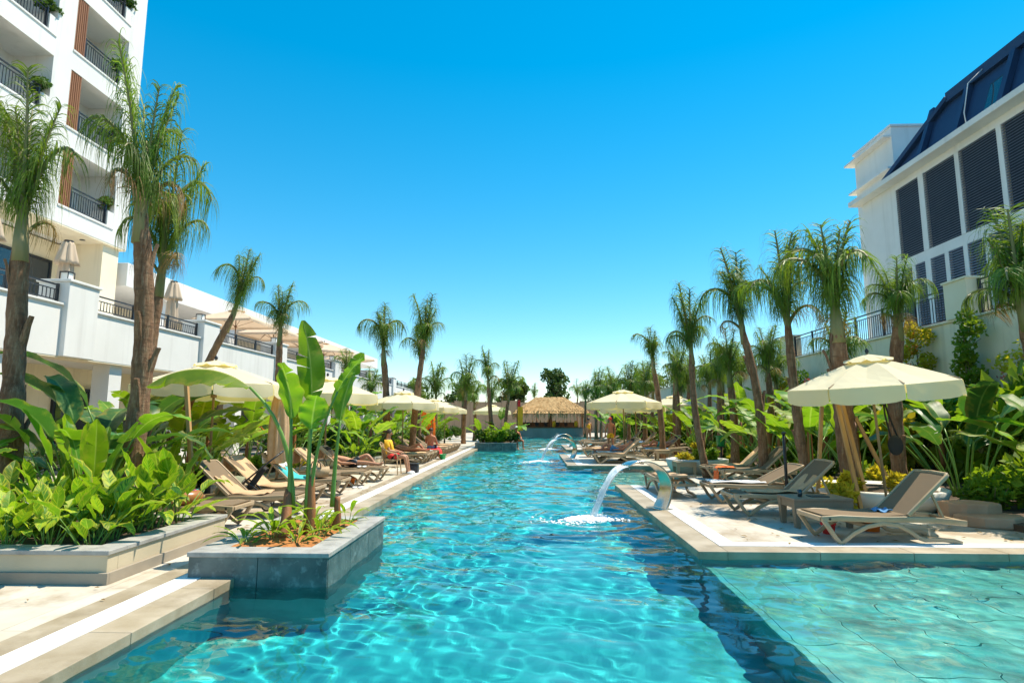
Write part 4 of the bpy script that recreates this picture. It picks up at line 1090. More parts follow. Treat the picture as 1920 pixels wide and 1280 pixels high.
tag(bo, 'coral flower bud of a banana beside the garden wall', 'flower'); bo.location = (8.25, 9.2, 1.15)

# --- shrubs
def shrub_mesh(seed, n, rad, size, mt, clumps=6):
    rn = random.Random(seed); m = MB()
    for c in range(clumps):
        a = rn.uniform(0, 6.28); rr = rn.uniform(.15, .75)
        cc = (math.cos(a) * rad[0] * rr, math.sin(a) * rad[1] * rr, rad[2] * rn.uniform(.45, 1.25))
        q = rn.uniform(.35, .6); leaf_quads(m, rn, n // clumps, cc, (rad[0] * q, rad[1] * q, rad[2] * q), size)
    return m.mesh('foliage', mt)
SH = {'a': [shrub_mesh(k, 560, (.55, .55, .5), .17, M['bush_a']) for k in (1, 2, 3)],
      'b': [shrub_mesh(k, 560, (.55, .55, .5), .16, M['bush_b']) for k in (4, 5)],
      'y': [shrub_mesh(k, 460, (.45, .45, .38), .16, M['bush_y']) for k in (6, 7)],
      'v': [shrub_mesh(k, 520, (.6, .45, .6), .10, M['bush_v']) for k in (8, 9)],
      'o': [shrub_mesh(10, 60, (.3, .3, .35), .12, M['bush_o'], 4)]}
sm = MB()
for k in range(6): a = k * 1.05; sm.tube([(0, 0, 0), (math.cos(a) * .1, math.sin(a) * .1, .25), (math.cos(a) * .3, math.sin(a) * .3, .55)], [.012, .01, .005], 5)
SHS = sm.mesh('stem', M['bark'])
def shrub(kind, label, loc, s, seed, group=None, sz=1.0, extra=None):
    rn = random.Random(seed)
    t = thing('shrub', label, 'shrub', loc, rn.uniform(0, 6), group)
    o = obj('foliage', rn.choice(SH[kind]), t, None, None, (s, s, s * sz)); obj('stem', SHS, t, None, None, s)
    if extra: obj('blossom', rn.choice(SH[extra]), t, (0, 0, .05), (0, 0, 1), s * .95)
    return t
rs = random.Random(21)
for k in range(20):
    y = 10.6 + k * .46; shrub('a' if k % 3 else 'y', 'low leafy shrub in the bed behind the pool loungers', (-7.25 - rs.uniform(0, .9), y, .15), rs.uniform(.55, .85), 600 + k, 'low shrubs behind the loungers')
for k in range(9):
    plant('ginger_plant', 'leafy ginger along the front of the bed behind the lifeguard chair', 'plant', (-5.95 - rs.uniform(0, .3), 20.6 + k * .62, .25), GRN, 14, 640 + k, rs.uniform(1.3, 1.6), 'gingers behind the lifeguard chair', r0=.16, tilt=42)
for k in range(12):
    y = 26.4 + k * .56; shrub('a' if k % 2 else 'b', 'leafy shrub at the front of the long hotel-side bed', (-6.0 - rs.uniform(0, .5), y, .2), rs.uniform(.7, 1.0), 660 + k, 'shrubs at the front of the long bed')
for k in range(14):
    y = 20.4 + k * .9; shrub('b', 'dark shrub in the middle of the long hotel-side bed', (-9.3 + rs.uniform(-1.2, 1.4), y, .2), rs.uniform(1.0, 1.5), 700 + k, 'dark shrubs in the long bed')
for k, (x, y) in enumerate([(-3.0, 34.6), (-2.4, 34.6), (-1.8, 34.7), (-1.3, 34.7), (-2.7, 35.6), (-1.9, 35.7), (-1.35, 36.4), (-2.8, 36.8), (-1.4, 37.6), (-2.9, 37.9)]):
    shrub('a' if k % 3 else 'b', 'glossy green shrub crowding the far tiled planter', (x, y, .3), rs.uniform(.75, .95), 720 + k, 'shrubs in the far tiled planter', 1.0)
for k in range(16):
    y = 35 + k * 1.4; shrub('b' if k % 2 else 'a', 'shrub in the far bed on the hotel side', (-6.8 + rs.uniform(-2, .6), y, .1), rs.uniform(1.0, 1.6), 740 + k, 'shrubs in the far hotel-side bed')
for k in range(26):
    y = 14.2 + k * .95; x = 7.3 + rs.uniform(0, 1.2)
    shrub(['y', 'a', 'b', 'a'][k % 4], 'low shrub under the bananas along the garden wall', (x, y, .08), rs.uniform(.6, 1.0), 770 + k, 'low shrubs along the garden wall')
for k in range(14):
    y = 38 + k * 1.4; shrub('b' if k % 2 else 'a', 'tall shrub filling the far end of the wall-side bed', (8.5 + rs.uniform(-1.6, 2.4), y, .08), rs.uniform(1.4, 2.1), 800 + k, 'tall shrubs at the far end of the wall bed', 1.3)
for k in range(12):
    y = 13.5 + k * 1.9; shrub('a' if k % 2 else 'y', 'bushy shrub at the foot of the cream wall', (10.9 + rs.uniform(-.6, .5), y, .08), rs.uniform(1.2, 1.8), 830 + k, 'shrubs at the foot of the wall', 1.5)
for k in range(14):
    y = 12.6 + k * 1.45; shrub('y' if k % 3 == 0 else 'a', 'tall loose shrub reaching up the cream wall', (11.2 + rs.uniform(-.3, .4), y, .08), rs.uniform(1.6, 2.3), 850 + k * 3, 'tall shrubs trained up the wall', 1.55)
for k, (x, y, l) in enumerate([(5.75, 12.3, 'orange flowering plant between the loungers and the bowl planter'), (5.5, 11.0, 'orange flowering plant behind the wicker side table'), (6.2, 13.4, 'orange flowering plant beside the black post')]):
    shrub('y', l, (x, y, .0), .75, 860 + k, None, 1.0, 'o')
for k, (x, y, kd, s, l) in enumerate([(8.6, 10.9, 'a', .9, 'feathery green shrub behind the reclined lounger'), (9.2, 11.6, 'b', .8, 'dark shrub at the foot of the trained bougainvillea'), (8.2, 9.9, 'y', .7, 'yellow-green shrub beside the stone slabs'), (7.9, 9.3, 'a', .55, 'grassy green tuft in front of the garden wall'), (9.4, 9.6, 'b', 1.0, 'dark leafy shrub against the cream wall corner'), (8.7, 8.1, 'y', .6, 'low yellow groundcover by the shallow pool'), (8.0, 10.9, 'a', .8, 'leafy green shrub behind the higher sandstone slab'), (9.9, 12.6, 'a', 1.1, 'tall leafy shrub between the wall climbers'), (10.4, 10.9, 'b', 1.3, 'broad dark shrub filling the wall corner'), (8.9, 12.0, 'a', .9, 'green shrub in front of the dark strelitzia'), (10.6, 13.0, 'y', 1.2, 'yellowish shrub under the pink bougainvillea')]):
    shrub(kd, l, (x, y, .05), s, 880 + k)

# --- climbers trained up the wall
def climber(label, x, y, h, seed, mts, w=.5, blossoms=None, name='wall_climber'):
    rn = random.Random(seed); t = thing(name, label, 'climber', (x, y, .05))
    m = MB(); pts = [(.0, .0, 0), (-.04, .1, h * .3), (.03, -.05, h * .6), (0, .05, h * .95)]
    m.tube(pts, [.045, .035, .025, .01], 7)
    for k in range(7):
        z = h * rn.uniform(.4, .95); a = rn.uniform(-1.4, 1.4); m.tube([(0, 0, z), (-.08, a * .3 * w, z + .12), (-.1, a * w, z + .3)], [.016, .012, .005], 5)
    m.build('stem', M['bark'], t, True)
    f = MB()
    for k in range(13):
        z = h * (.25 + .8 * (k + rn.random()) / 13); leaf_quads(f, rn, 190, (rn.uniform(-.15, .05), rn.uniform(-w, w) * (.5 + z / h * .6), z), (.20, .30 * w / .5, .28), .11)
    o = f.build('foliage', M[mts], t)
    if blossoms:
        f = MB()
        for k in range(9):
            z = h * rn.uniform(.45, 1.05); leaf_quads(f, rn, 45, (rn.uniform(-.22, 0), rn.uniform(-w, w), z), (.12, .2, .16), .07)
        f.build('blossom', M[blossoms], t)
climber('leggy climber with bare twisted stems on the cream wall', 11.6, 16.2, 4.1, 1, 'bush_a', .5)
climber('brown-green climber beside the wall pier', 11.7, 18.4, 4.2, 2, 'bush_y', .45, 'bush_o')
climber('pink bougainvillea spilling over the cream wall', 11.5, 13.6, 3.2, 3, 'bush_y', 1.1, 'bush_v')
climber('thin dark climber under the umbrella edge', 11.6, 17.4, 2.6, 4, 'bush_b', .35)
climber('mauve bougainvillea against the far cream wall', 11.5, 24.8, 3.3, 5, 'bush_a', 1.2, 'bush_v')
climber('orange tinted climber on the far cream wall', 11.6, 27.6, 3.2, 6, 'bush_y', .9, 'bush_o')
climber('straggly dark climber reaching the coping of the wall', 11.6, 12.0, 3.8, 7, 'bush_b', .6, 'bush_v')
# small feather palms without trunk
def feather(label, loc, s, seed, n=12):
    rn = random.Random(seed); t = thing('feather_palm', label, 'palm', loc)
    for k in range(n):
        a = k * 2.4; o = obj('frond', rn.choice(FR['feather']), t, None, (0, R(rn.uniform(5, 30)), a), s * rn.uniform(.8, 1.1))
feather('small feather palm before the cream wall', (10.2, 14.1, .9), .85, 1)
feather('stubby feather palm in front of the podium columns', (-10.2, 11.6, .2), 1.6, 2)
feather('feather palm in the bed under the low wing', (-10.6, 19.4, .2), 1.9, 3)

# --- broadleaf trees beyond the fence
def tree(label, x, y, h, r, seed, n=2600, trunk=.3):
    rn = random.Random(seed); t = thing('broadleaf_tree', label, 'tree', (x, y, 0))
    m = MB(); m.tube([(0, 0, 0), (.1, 0, h * .3), (0, .1, h * .6), (0, 0, h * .8)], [trunk, trunk * .8, trunk * .5, trunk * .2], 8)
    cl = []
    for k in range(15):
        a = rn.uniform(0, 6.28); z = h * rn.uniform(.38, .93); rr = r * rn.uniform(.2, .85) * (1.1 - abs(z / h - .6))
        c = (math.cos(a) * rr, math.sin(a) * rr, z); cl.append(c); m.tube([(0, 0, z * .7), (c[0] * .5, c[1] * .5, z * .9), c], [trunk * .3, trunk * .2, .03], 5)
    m.build('trunk', M['bark'], t, True)
    f = MB()
    for c in cl + [(0, 0, h * .9), (0, 0, h * .7)]:
        q = r * rn.uniform(.26, .44); leaf_quads(f, rn, n // 17, c, (q, q, q * .85), .42)
    f.build('crown', M['tree_leaf'], t)
tree('round dark tree standing up behind the thatched bar', 3.0, 84, 8.7, 2.6, 1)
tree('lower spreading tree behind the far planter palms', -2.6, 80, 6.9, 2.4, 2)
for k, (x, y, h, r) in enumerate([(10, 80, 6.6, 3), (15, 79, 7.0, 3), (20, 80, 6.8, 3.2), (-10, 80, 6.4, 3), (-16, 79, 6.6, 3), (-22, 82, 6.8, 3.4)]):
    t_ = tree('bushy tree showing over the reed fence', x, y, h, r, 10 + k, 1500)
for o in list(bpy.data.objects):
    if o.get('label') == 'bushy tree showing over the reed fence': o['group'] = 'trees behind the reed fence'

# ------------------------------------------------------------------ sun loungers
def make_lounger(back=42, name='sun_lounger'):
    """local +x runs from the foot end to the head end; legs stand on z = 0"""
    t = thing(name, None, None)
    W = .33
    for s in (-1, 1):
        y = s * W
        m = MB(); m.band([(0, y, .33), (.25, y, .345), (.65, y, .325), (1.1, y, .325), (1.5, y, .315), (1.95, y, .27)], .045, .075); m.build('side_rail', M['resin'], t, True, .008)
        m = MB(); m.band([(.03, y, .31), (.09, y, .22), (.17, y, .09), (.235, y, .022), (.29, y, .055), (.42, y, .15), (.60, y, .235), (.82, y, .275), (1.02, y, .25), (1.17, y, .17), (1.28, y, .09), (1.36, y, .06), (1.60, y, .06), (1.76, y, .045), (1.86, y, .012)], .05, .055); m.build('leg', M['resin'], t, True, .008)
    for x, z in ((.015, .335), (1.94, .275), (.62, .24)):
        m = MB(); m.box(x - .03, x + .03, -W + .023, W - .023, z - .03, z + .025); m.build('crossbar', M['resin'], t, False, .008)
    m = MB()
    xs = np.linspace(.04, 1.18, 12)
    for i in range(11):
        za = .372 + .01 * math.cos(xs[i] * 5); zb = .372 + .01 * math.cos(xs[i + 1] * 5)
        m.hexa([(xs[i], -W + .02, za - .008), (xs[i + 1], -W + .02, zb - .008), (xs[i + 1], W - .02, zb - .008), (xs[i], W - .02, za - .008)],
               [(xs[i], -W + .02, za), (xs[i + 1], -W + .02, zb), (xs[i + 1], W - .02, zb), (xs[i], W - .02, za)])
    m.build('seat_sling', M['sling'], t)
    c, s_ = math.cos(R(back)), math.sin(R(back)); L = .80
    bp = lambda q, y, o=0: (1.17 + q * c - o * s_, y, .375 + q * s_ + o * c)
    m = MB()
    for s in (-1, 1): m.band([bp(0, s * W), bp(L * .5, s * W), bp(L * .93, s * W), bp(L, s * (W - .02))], .04, .045)
    m.band([bp(L, -W + .03), bp(L + .015, 0), bp(L, W - .03)], .045, .04); bf = m.build('back_frame', M['resin'], t, True, .006)
    m = MB()
    for i in range(4):
        q0, q1 = L * i / 4 * .985, L * (i + 1) / 4 * .985
        m.hexa([bp(q0, -W + .02), bp(q1, -W + .02), bp(q1, W - .02), bp(q0, W - .02)], [bp(q0, -W + .02, .008), bp(q1, -W + .02, .008), bp(q1, W - .02, .008), bp(q0, W - .02, .008)])
    m.build('back_sling', M['sling'], t)
    if back > 10:
        m = MB()
        for s in (-1, 1): m.band([bp(L * .6, s * (W - .05)), (1.17 + L * .6 * c + .16, s * (W - .05), .31)], .025, .03)
        m.build('back_strut', M['resin'], t)
    for s in (-1, 1):
        m = MB(); m.lathe([(0, -.012), (.02, -.012), (.02, .012), (0, .012)], 10); o = m.build('bolt', M['black'], t); o.location = (.1, s * (W + .022), .335); o.rotation_euler = (R(90), 0, 0); o.scale = (.8,) * 3
    return t
LG = {'up': make_lounger(42), 'flat': make_lounger(6), 'mid': make_lounger(26)}
_used = set()
def lounger(kind, x, y, rz, label, group=None):
    src = LG[kind]
    if kind not in _used:
        _used.add(kind); src.location = (x, y, .004); src.rotation_euler = (0, 0, R(rz)); tag(src, label, 'sun lounger', group); return src
    o = dup(src, (x, y, .004), R(rz), label, group); o['category'] = 'sun lounger'; return o

def towel(label, pts, w, matn, seed, group=None, name='towel'):
    """cloth laid along a path of (x, y, z) points, w wide, with soft folds"""
    rn = random.Random(seed); m = MB(); n = len(pts); k = 9; vs = []
    P = [Vector(p) for p in pts]; fine = []
    for i in range(n - 1):
        for s in np.linspace(0, 1, 7)[:-1]: fine.append(P[i].lerp(P[i + 1], float(s)))
    fine.append(P[-1])
    ph = [rn.uniform(0, 6.28) for _ in range(4)]
    for side in (0, 1):
        for i, p in enumerate(fine):
            tg = (fine[min(i + 1, len(fine) - 1)] - fine[max(i - 1, 0)]).normalized()
            sd = tg.cross(Vector((0, 0, 1)))
            sd = sd.normalized() if sd.length > .05 else Vector((0, 1, 0))
            nr = sd.cross(tg)
            for j in range(k):
                u = j / (k - 1) - .5
                h = .014 * math.sin(u * 11 + ph[0] + i * .22) + .010 * math.sin(i * .7 + ph[1] + u * 5)
                vs.append(p + sd * u * w * (1 + .05 * math.sin(i * .5 + ph[2])) + nr * (h - .012 * side + .015))
    nf = len(fine); b = nf * k
    f = [(i * k + j, i * k + j + 1, (i + 1) * k + j + 1, (i + 1) * k + j) for i in range(nf - 1) for j in range(k - 1)]
    f += [tuple(q + b for q in x[::-1]) for x in f]
    f += [(j, b + j, b + j + 1, j + 1) for j in range(k - 1)] + [((nf - 1) * k + j + 1, b + (nf - 1) * k + j + 1, b + (nf - 1) * k + j, (nf - 1) * k + j) for j in range(k - 1)]
    f += [((i + 1) * k, b + (i + 1) * k, b + i * k, i * k) for i in range(nf - 1)] + [(i * k + k - 1, b + i * k + k - 1, b + (i + 1) * k + k - 1, (i + 1) * k + k - 1) for i in range(nf - 1)]
    m.add(vs, f)
    o = m.build(name, M[matn], None, True); tag(o, label, 'towel', group); return o
def on_lounger(x, y, sgn, q):
    """point on the lounger surface q metres from the foot end (sgn: +1 head towards +x)"""
    c, s_ = math.cos(R(42)), math.sin(R(42))
    if q < 1.18: return (x + sgn * q, y, .385)
    return (x + sgn * (1.18 + (q - 1.18) * c), y, .385 + (q - 1.18) * s_)

# deck with the spout (wall side)
lounger('up', 3.82, 8.62, 3, 'empty reclined lounger alone in front, next to the shallow pool')
lounger('up', 3.45, 10.95, 2, 'reclined lounger with patterned cloth beside the wicker side table')
lounger('mid', 3.50, 12.55, 1, 'lounger with orange towel under it beside the black post')
lounger('flat', 3.05, 14.9, -88, 'lounger turned lengthwise beside the near water spout')
lounger('up', 4.85, 16.2, 0, 'lounger with tan towel nearest the bowl planter')
lounger('up', 4.75, 17.2, 0, 'lounger heaped with towels next to the bowl planter')
for k, y in enumerate((22.9, 23.9, 24.8)): lounger('up' if k != 1 else 'mid', 2.25 + .1 * k, y, 2, 'lounger with raised back by the second water spout', 'three loungers by the second spout')
for k, (x, y) in enumerate([(4.7, 26.4), (4.9, 27.6), (2.2, 26.9), (5.4, 29.6), (5.6, 31.0), (2.9, 34.0), (3.0, 35.2), (5.2, 34.4), (5.5, 36.0), (2.8, 36.6), (5.0, 38.0), (3.1, 38.6)]):
    lounger(['flat', 'up', 'mid'][k % 3], x, y, 0, 'taupe lounger in the crowded rows past the second spout', 'loungers in the far rows on the wall side')
towel('patterned purple cloth on the lounger beside the wicker table', [on_lounger(3.45, 10.95, 1, q) for q in (.3, .8, 1.15, 1.6)], .5, 'towel_tan', 1)
towel('small blue cloth on the seat of the empty reclined lounger', [(4.78, 8.70, .385), (4.86, 8.71, .39), (4.94, 8.72, .40)], .24, 'towel_blue', 2)
towel('pale towel along the lounger beside the black post', [(3.6, 12.55, .385), (4.2, 12.55, .385), (4.65, 12.55, .385)], .55, 'towel_white', 3)
towel('orange towel hanging over a lounger foot near the bowl planter', [(5.3, 16.2, .385), (4.95, 16.2, .39), (4.86, 16.2, .37), (4.83, 16.2, .06)], .42, 'towel_orange', 4)
towel('tan towel spread on the lounger heaped beside the bowl planter', [on_lounger(4.75, 17.2, 1, q) for q in (.2, .8, 1.15, 1.7)], .55, 'towel_tan', 5)
towel('tan towels bunched on the lounger beside the near spout', [(3.08, 14.4, .39), (3.08, 13.9, .40), (3.09, 13.3, .43)], .58, 'towel_tan', 6)
towel('tan towel on the lounger facing the second spout', [on_lounger(2.25, 22.9, 1, q) for q in (.2, .8, 1.15, 1.7)], .5, 'towel_tan', 7)

# hotel side: foot ends towards the pool
lounger('mid', -4.45, 9.25, 180, 'lounger carrying the ring float beside the cream planter')
lounger('up', -3.98, 10.45, 180, 'lounger with rumpled tan towel next to the pushchair')
lounger('up', -4.15, 11.75, 180, 'lounger shrouded in a tan towel beside the pushchair')
lounger('up', -4.10, 13.2, 180, 'lounger holding a straw bag and turquoise towel')
lounger('up', -4.15, 15.1, 180, 'lounger with tan towel hung over its back')
lounger('up', -3.98, 16.3, 180, 'lounger next to the lifeguard chair')
for k, y in enumerate((22.8, 23.6, 24.4)): lounger('flat', -3.95, y, 180, 'flat lounger in the row between lifeguard and seated man', 'flat loungers past the lifeguard')
lounger('up', -3.95, 25.5, 180, 'lounger with the sunburnt man sitting on it')
for k, y in enumerate((27.2, 28.2, 29.3, 30.3, 31.3, 32.3)): lounger(['mid', 'up'][k % 2], -3.9, y, 180, 'lounger in the far row toward the corner planter', 'far loungers on the hotel side')
for k, (x, y) in enumerate([(-8.9, 19.95), (-11.7, 20.2), (-11.9, 16.0)]): lounger('flat', x, y, 90, 'lounger on the path behind the planting bed', 'loungers behind the planting bed')
towel('tan towel covering the lounger beside the pushchair', [on_lounger(-4.15, 11.75, -1, q) for q in (.35, .8, 1.15, 1.6, 2.0)] + [(-6.0, 11.75, .62)], .74, 'towel_tan', 11)
towel('rumpled tan towel on the lounger next to the pushchair', [on_lounger(-3.98, 10.45, -1, q) for q in (.62, .9, 1.15, 1.6)], .5, 'towel_tan', 12)
towel('turquoise towel on the lounger with the straw bag', [on_lounger(-4.10, 13.2, -1, q) for q in (.6, .9, 1.15, 1.5)], .6, 'towel_teal', 13)
towel('white patterned towel over a lounger back beside the turquoise one', [on_lounger(-4.10, 13.2, -1, q) for q in (1.5, 1.75, 2.0)] + [(-5.85, 13.2, .7)], .6, 'towel_white', 14)
towel('dark tan towel hung over the lounger back near the lifeguard', [on_lounger(-4.15, 15.1, -1, q) for q in (1.3, 1.7, 1.98)] + [(-5.98, 15.1, .55)], .66, 'towel_tan', 15)
towel('tan towel folded over the lounger next to the lifeguard chair', [on_lounger(-3.98, 16.3, -1, q) for q in (1.2, 1.7, 1.98)] + [(-5.8, 16.3, .6)], .6, 'towel_tan', 16)
towel('red towel hanging from the seated man\'s lounger', [(-4.5, 25.5, .39), (-4.02, 25.5, .40), (-3.93, 25.5, .36), (-3.90, 25.5, .05)], .6, 'red', 17)

# more towels on the busy rows
for k, (x, y, sg, mt_) in enumerate([(2.35, 23.9, 1, 'towel_white'), (2.45, 24.8, 1, 'towel_tan'), (4.7, 26.4, 1, 'towel_blue'), (4.9, 27.6, 1, 'towel_tan'), (2.2, 26.9, 1, 'towel_tan'), (5.4, 29.6, 1, 'towel_orange'), (5.6, 31.0, 1, 'towel_tan'), (5.2, 34.4, 1, 'towel_blue')]):
    towel('towel spread over a lounger in the crowded rows past the second spout', [(x + q, y, .39) for q in (.15, .5, .9, 1.12)], .56, mt_, 30 + k, 'towels on the far wall-side loungers')
for k, (x, y, mt_) in enumerate([(-3.95, 22.8, 'towel_tan'), (-3.95, 24.4, 'towel_white'), (-3.9, 28.2, 'towel_tan'), (-3.9, 30.3, 'towel_tan')]):
    towel('towel spread over a lounger in the far row beyond the lifeguard', [(x - q, y, .39) for q in (.15, .5, .9, 1.12)], .56, mt_, 45 + k, 'towels on the far hotel-side loungers')
towel('bunched tan towel at the head of the lounger carrying the ring float', [(-5.45, 9.35, .40), (-5.75, 9.3, .45), (-6.1, 9.25, .58)], .5, 'towel_tan', 52)

# ------------------------------------------------------------------ umbrellas
def make_umbrella(rad=1.5, rim=2.28, top=2.70, val=.27, canvas='canvas', pole='pole_wood', n=8, zbase=True):
    t = thing('garden_umbrella', None, None)
    def P(a, r): return (math.cos(a) * r, math.sin(a) * r)
    m = MB(); ring = 5; vs = []
    for k in range(n * 4):
        a = 2 * math.pi * k / (n * 4) + math.pi / n; f = k % 4; cosf = math.cos(math.pi / n) / math.cos(abs(((f / 4) - .5) * 2 * math.pi / n)) if f else 1.0
        for j in range(ring + 1):
            s = j / ring; r = (.24 + (rad - .24) * s) * cosf
            z = top - (top - rim) * (.12 * s + .88 * s ** 1.1) - (.05 * math.sin(math.pi * s) * (1 - abs(f - 2) / 2 if f else 0))
            vs.append((*P(a, r), z))
    q = ring + 1; N4 = n * 4
    m.add(vs, [(k * q + j, ((k + 1) % N4) * q + j, ((k + 1) % N4) * q + j + 1, k * q + j + 1) for k in range(N4) for j in range(ring)])
    cn = m.build('canopy', M[canvas], t, False)
    for k in range(n):                                        # scalloped valance, one flap per side
        a0 = 2 * math.pi * k / n + math.pi / n; a1 = a0 + 2 * math.pi / n; m = MB(); vs = []
        p0, p1 = Vector((*P(a0, rad + .004), rim - .002)), Vector((*P(a1, rad + .004), rim - .002))
        for i in range(9):
            s = i / 8; p = p0.lerp(p1, .012 + .976 * s); sw = .025 * math.sin(s * 9 + k)
            dp = val * (.80 + .20 * min(1, 6 * s, 6 * (1 - s)))
            out = Vector((p.x, p.y, 0)).normalized()
            vs += [p, p + out * (.015 + sw * .4) - Vector((0, 0, dp * .5)), p + out * (.01 + sw) - Vector((0, 0, dp))]
        m.add(vs, [(3 * i + j, 3 * i + 3 + j, 3 * i + 4 + j, 3 * i + 1 + j) for i in range(8) for j in (0, 1)]); m.build('valance', M[canvas], cn, True)
    m = MB(); vs = []
    for k in range(N4):
        a = 2 * math.pi * k / N4 + math.pi / n
        lift = .05 if k % 4 == 2 else .012
        vs += [(*P(a, .04), top + .10), (*P(a, .22), top + .06), (*P(a, .42), top - .035 + lift)]
    m.add(vs, [(k * 3 + j, ((k + 1) % N4) * 3 + j, ((k + 1) % N4) * 3 + j + 1, k * 3 + j + 1) for k in range(N4) for j in (0, 1)])
    m.build('vent_cap', M[canvas], t, False)
    for k in range(n):
        a = 2 * math.pi * k / n + math.pi / n; m = MB()
        m.band([(*P(a, .05), top - .02), (*P(a, rad - .03), rim + .01)], .022, .03)
        rb_ = m.build('rib', M[pole], t)
        m = MB(); m.band([(*P(a, .05), rim - .18), (*P(a, rad * .52), (top + rim) / 2 - .03)], .016, .02); m.build('strut', M[pole], rb_)
    m = MB(); m.tube([(0, 0, .05), (0, 0, top + .12)], .025, 10); m.build('pole', M[pole], t, True)
    m = MB(); m.lathe([(0, top + .12), (.03, top + .13), (.035, top + .17), (0, top + .22)], 10); m.build('finial', M['metal_dark'], t, True)
    m = MB(); m.lathe([(.06, rim - .24), (.06, rim - .14), (.03, rim - .13)], 10); m.build('hub', M[pole], t)
    m = MB(); m.lathe([(0, 0), (.27, 0), (.27, .05), (.24, .07), (.06, .08), (.05, .32), (.03, .32)], 18); m.build('base', M['metal_dark'], t)
    return t
um = make_umbrella()
um.scale = (.89, .89, .985); um.location = (5.95, 10.45, .004); um.rotation_euler = (R(1.5), R(-5), R(12)); tag(um, 'large cream umbrella with tilted pole over the wall-side deck', 'umbrella')
def umb(x, y, rz, label, s=1.0, group=None):
    o = dup(um, (x, y, .004), R(rz), label, group, s); o['category'] = 'umbrella'; return o
umb(-6.75, 12.4, 5, 'cream umbrella rising behind the cream ginger planter', 1.03)
umb(-8.9, 15.6, 20, 'cream umbrella half hidden behind the first hotel-side one', 1.03)
umb(-6.0, 17.2, 14, 'cream umbrella above the loungers short of the lifeguard', 1.03)
umb(-5.3, 24.3, 3, 'cream umbrella above the lifeguard chair', 1.0)
umb(-5.6, 33.4, 10, 'cream umbrella over the far hotel-side loungers', 1.0)
umb(-5.9, 40.0, 16, 'cream umbrella in the far row past the corner planter', 1.0, 'far hotel-side umbrellas')
umb(-3.2, 46.5, 16, 'cream umbrella showing between the corner planter palms', 1.0)
umb(3.72, 24.7, 4, 'cream umbrella over the loungers by the second spout', 1.02)
umb(5.2, 30.5, 22, 'cream umbrella tucked behind the second-spout umbrella', 1.0)
umb(7.6, 32.4, 12, 'cream umbrella beside the slender palm trunk in the grove', 1.05)
umb(5.6, 36.5, 12, 'cream umbrella farthest along the wall-side deck', 1.0)
# beige parasols standing open on the terrace
tu = make_umbrella(2.05, 2.15, 2.75, .12, 'canvas_beige', 'wood_dark', 4)
tu.location = (-14.9, 29.0, 4.30); tag(tu, 'open beige parasol on the terrace above the leaning palm', 'umbrella')
for k, (x, y) in enumerate([(-15.0, 33.6), (-14.9, 37.2), (-15.0, 42.0), (-14.9, 47.5)]):
    o = dup(tu, (x, y, 4.30), R(20 * k), ['open beige parasol second along the terrace railing', 'open beige parasol third along the terrace railing', 'open beige parasol toward the far end of the terrace', 'open beige parasol at the end of the terrace'][k]); o['category'] = 'umbrella'
def folded(label, x, y, z, h, matn, skirt=True, pole='wood_dark'):
    t = thing('folded_umbrella', label, 'umbrella', (x, y, z))
    pl = lambda a, j: 1 + .16 * math.sin(a * 8) + .07 * math.sin(a * 3 + j)
    m = MB(); m.lathe([(.12, .30 * h), (.20, .34 * h), (.21, .50 * h), (.18, .70 * h), (.15, .84 * h), (.10, .96 * h), (.03, h)], 40, mod=pl); cn = m.build('canopy', M[matn], t, True)
    if skirt: m = MB(); m.lathe([(.31, .74 * h), (.27, .78 * h), (.16, .96 * h), (.09, 1.01 * h)], 40, mod=pl); m.build('vent_skirt', M[matn], cn, True)
    m = MB(); m.lathe([(0, h), (.13, h), (.13, h + .03), (0, h + .05)], 12); m.build('cap', M['metal_dark'], t)
    m = MB(); m.tube([(0, 0, .03), (0, 0, h)], .03, 8); m.build('pole', M[pole], t, True)
    m = MB(); m.box(-.3, .3, -.3, .3, 0, .06); m.build('base', M['metal_dark'], t)
folded('folded beige parasol beside the terrace pier', -14.2, 17.2, 4.3, 2.75, 'canvas_beige')
folded('folded beige parasol on the terrace behind the tall hotel palm', -14.2, 14.6, 4.3, 2.75, 'canvas_beige')
folded('folded beige parasol on the terrace before the low wing', -14.2, 22.6, 4.3, 2.75, 'canvas_beige')
folded('narrow folded cream umbrella among the hotel-side loungers', -5.55, 12.95, 0, 2.35, 'towel_tan', False, 'pole_wood')

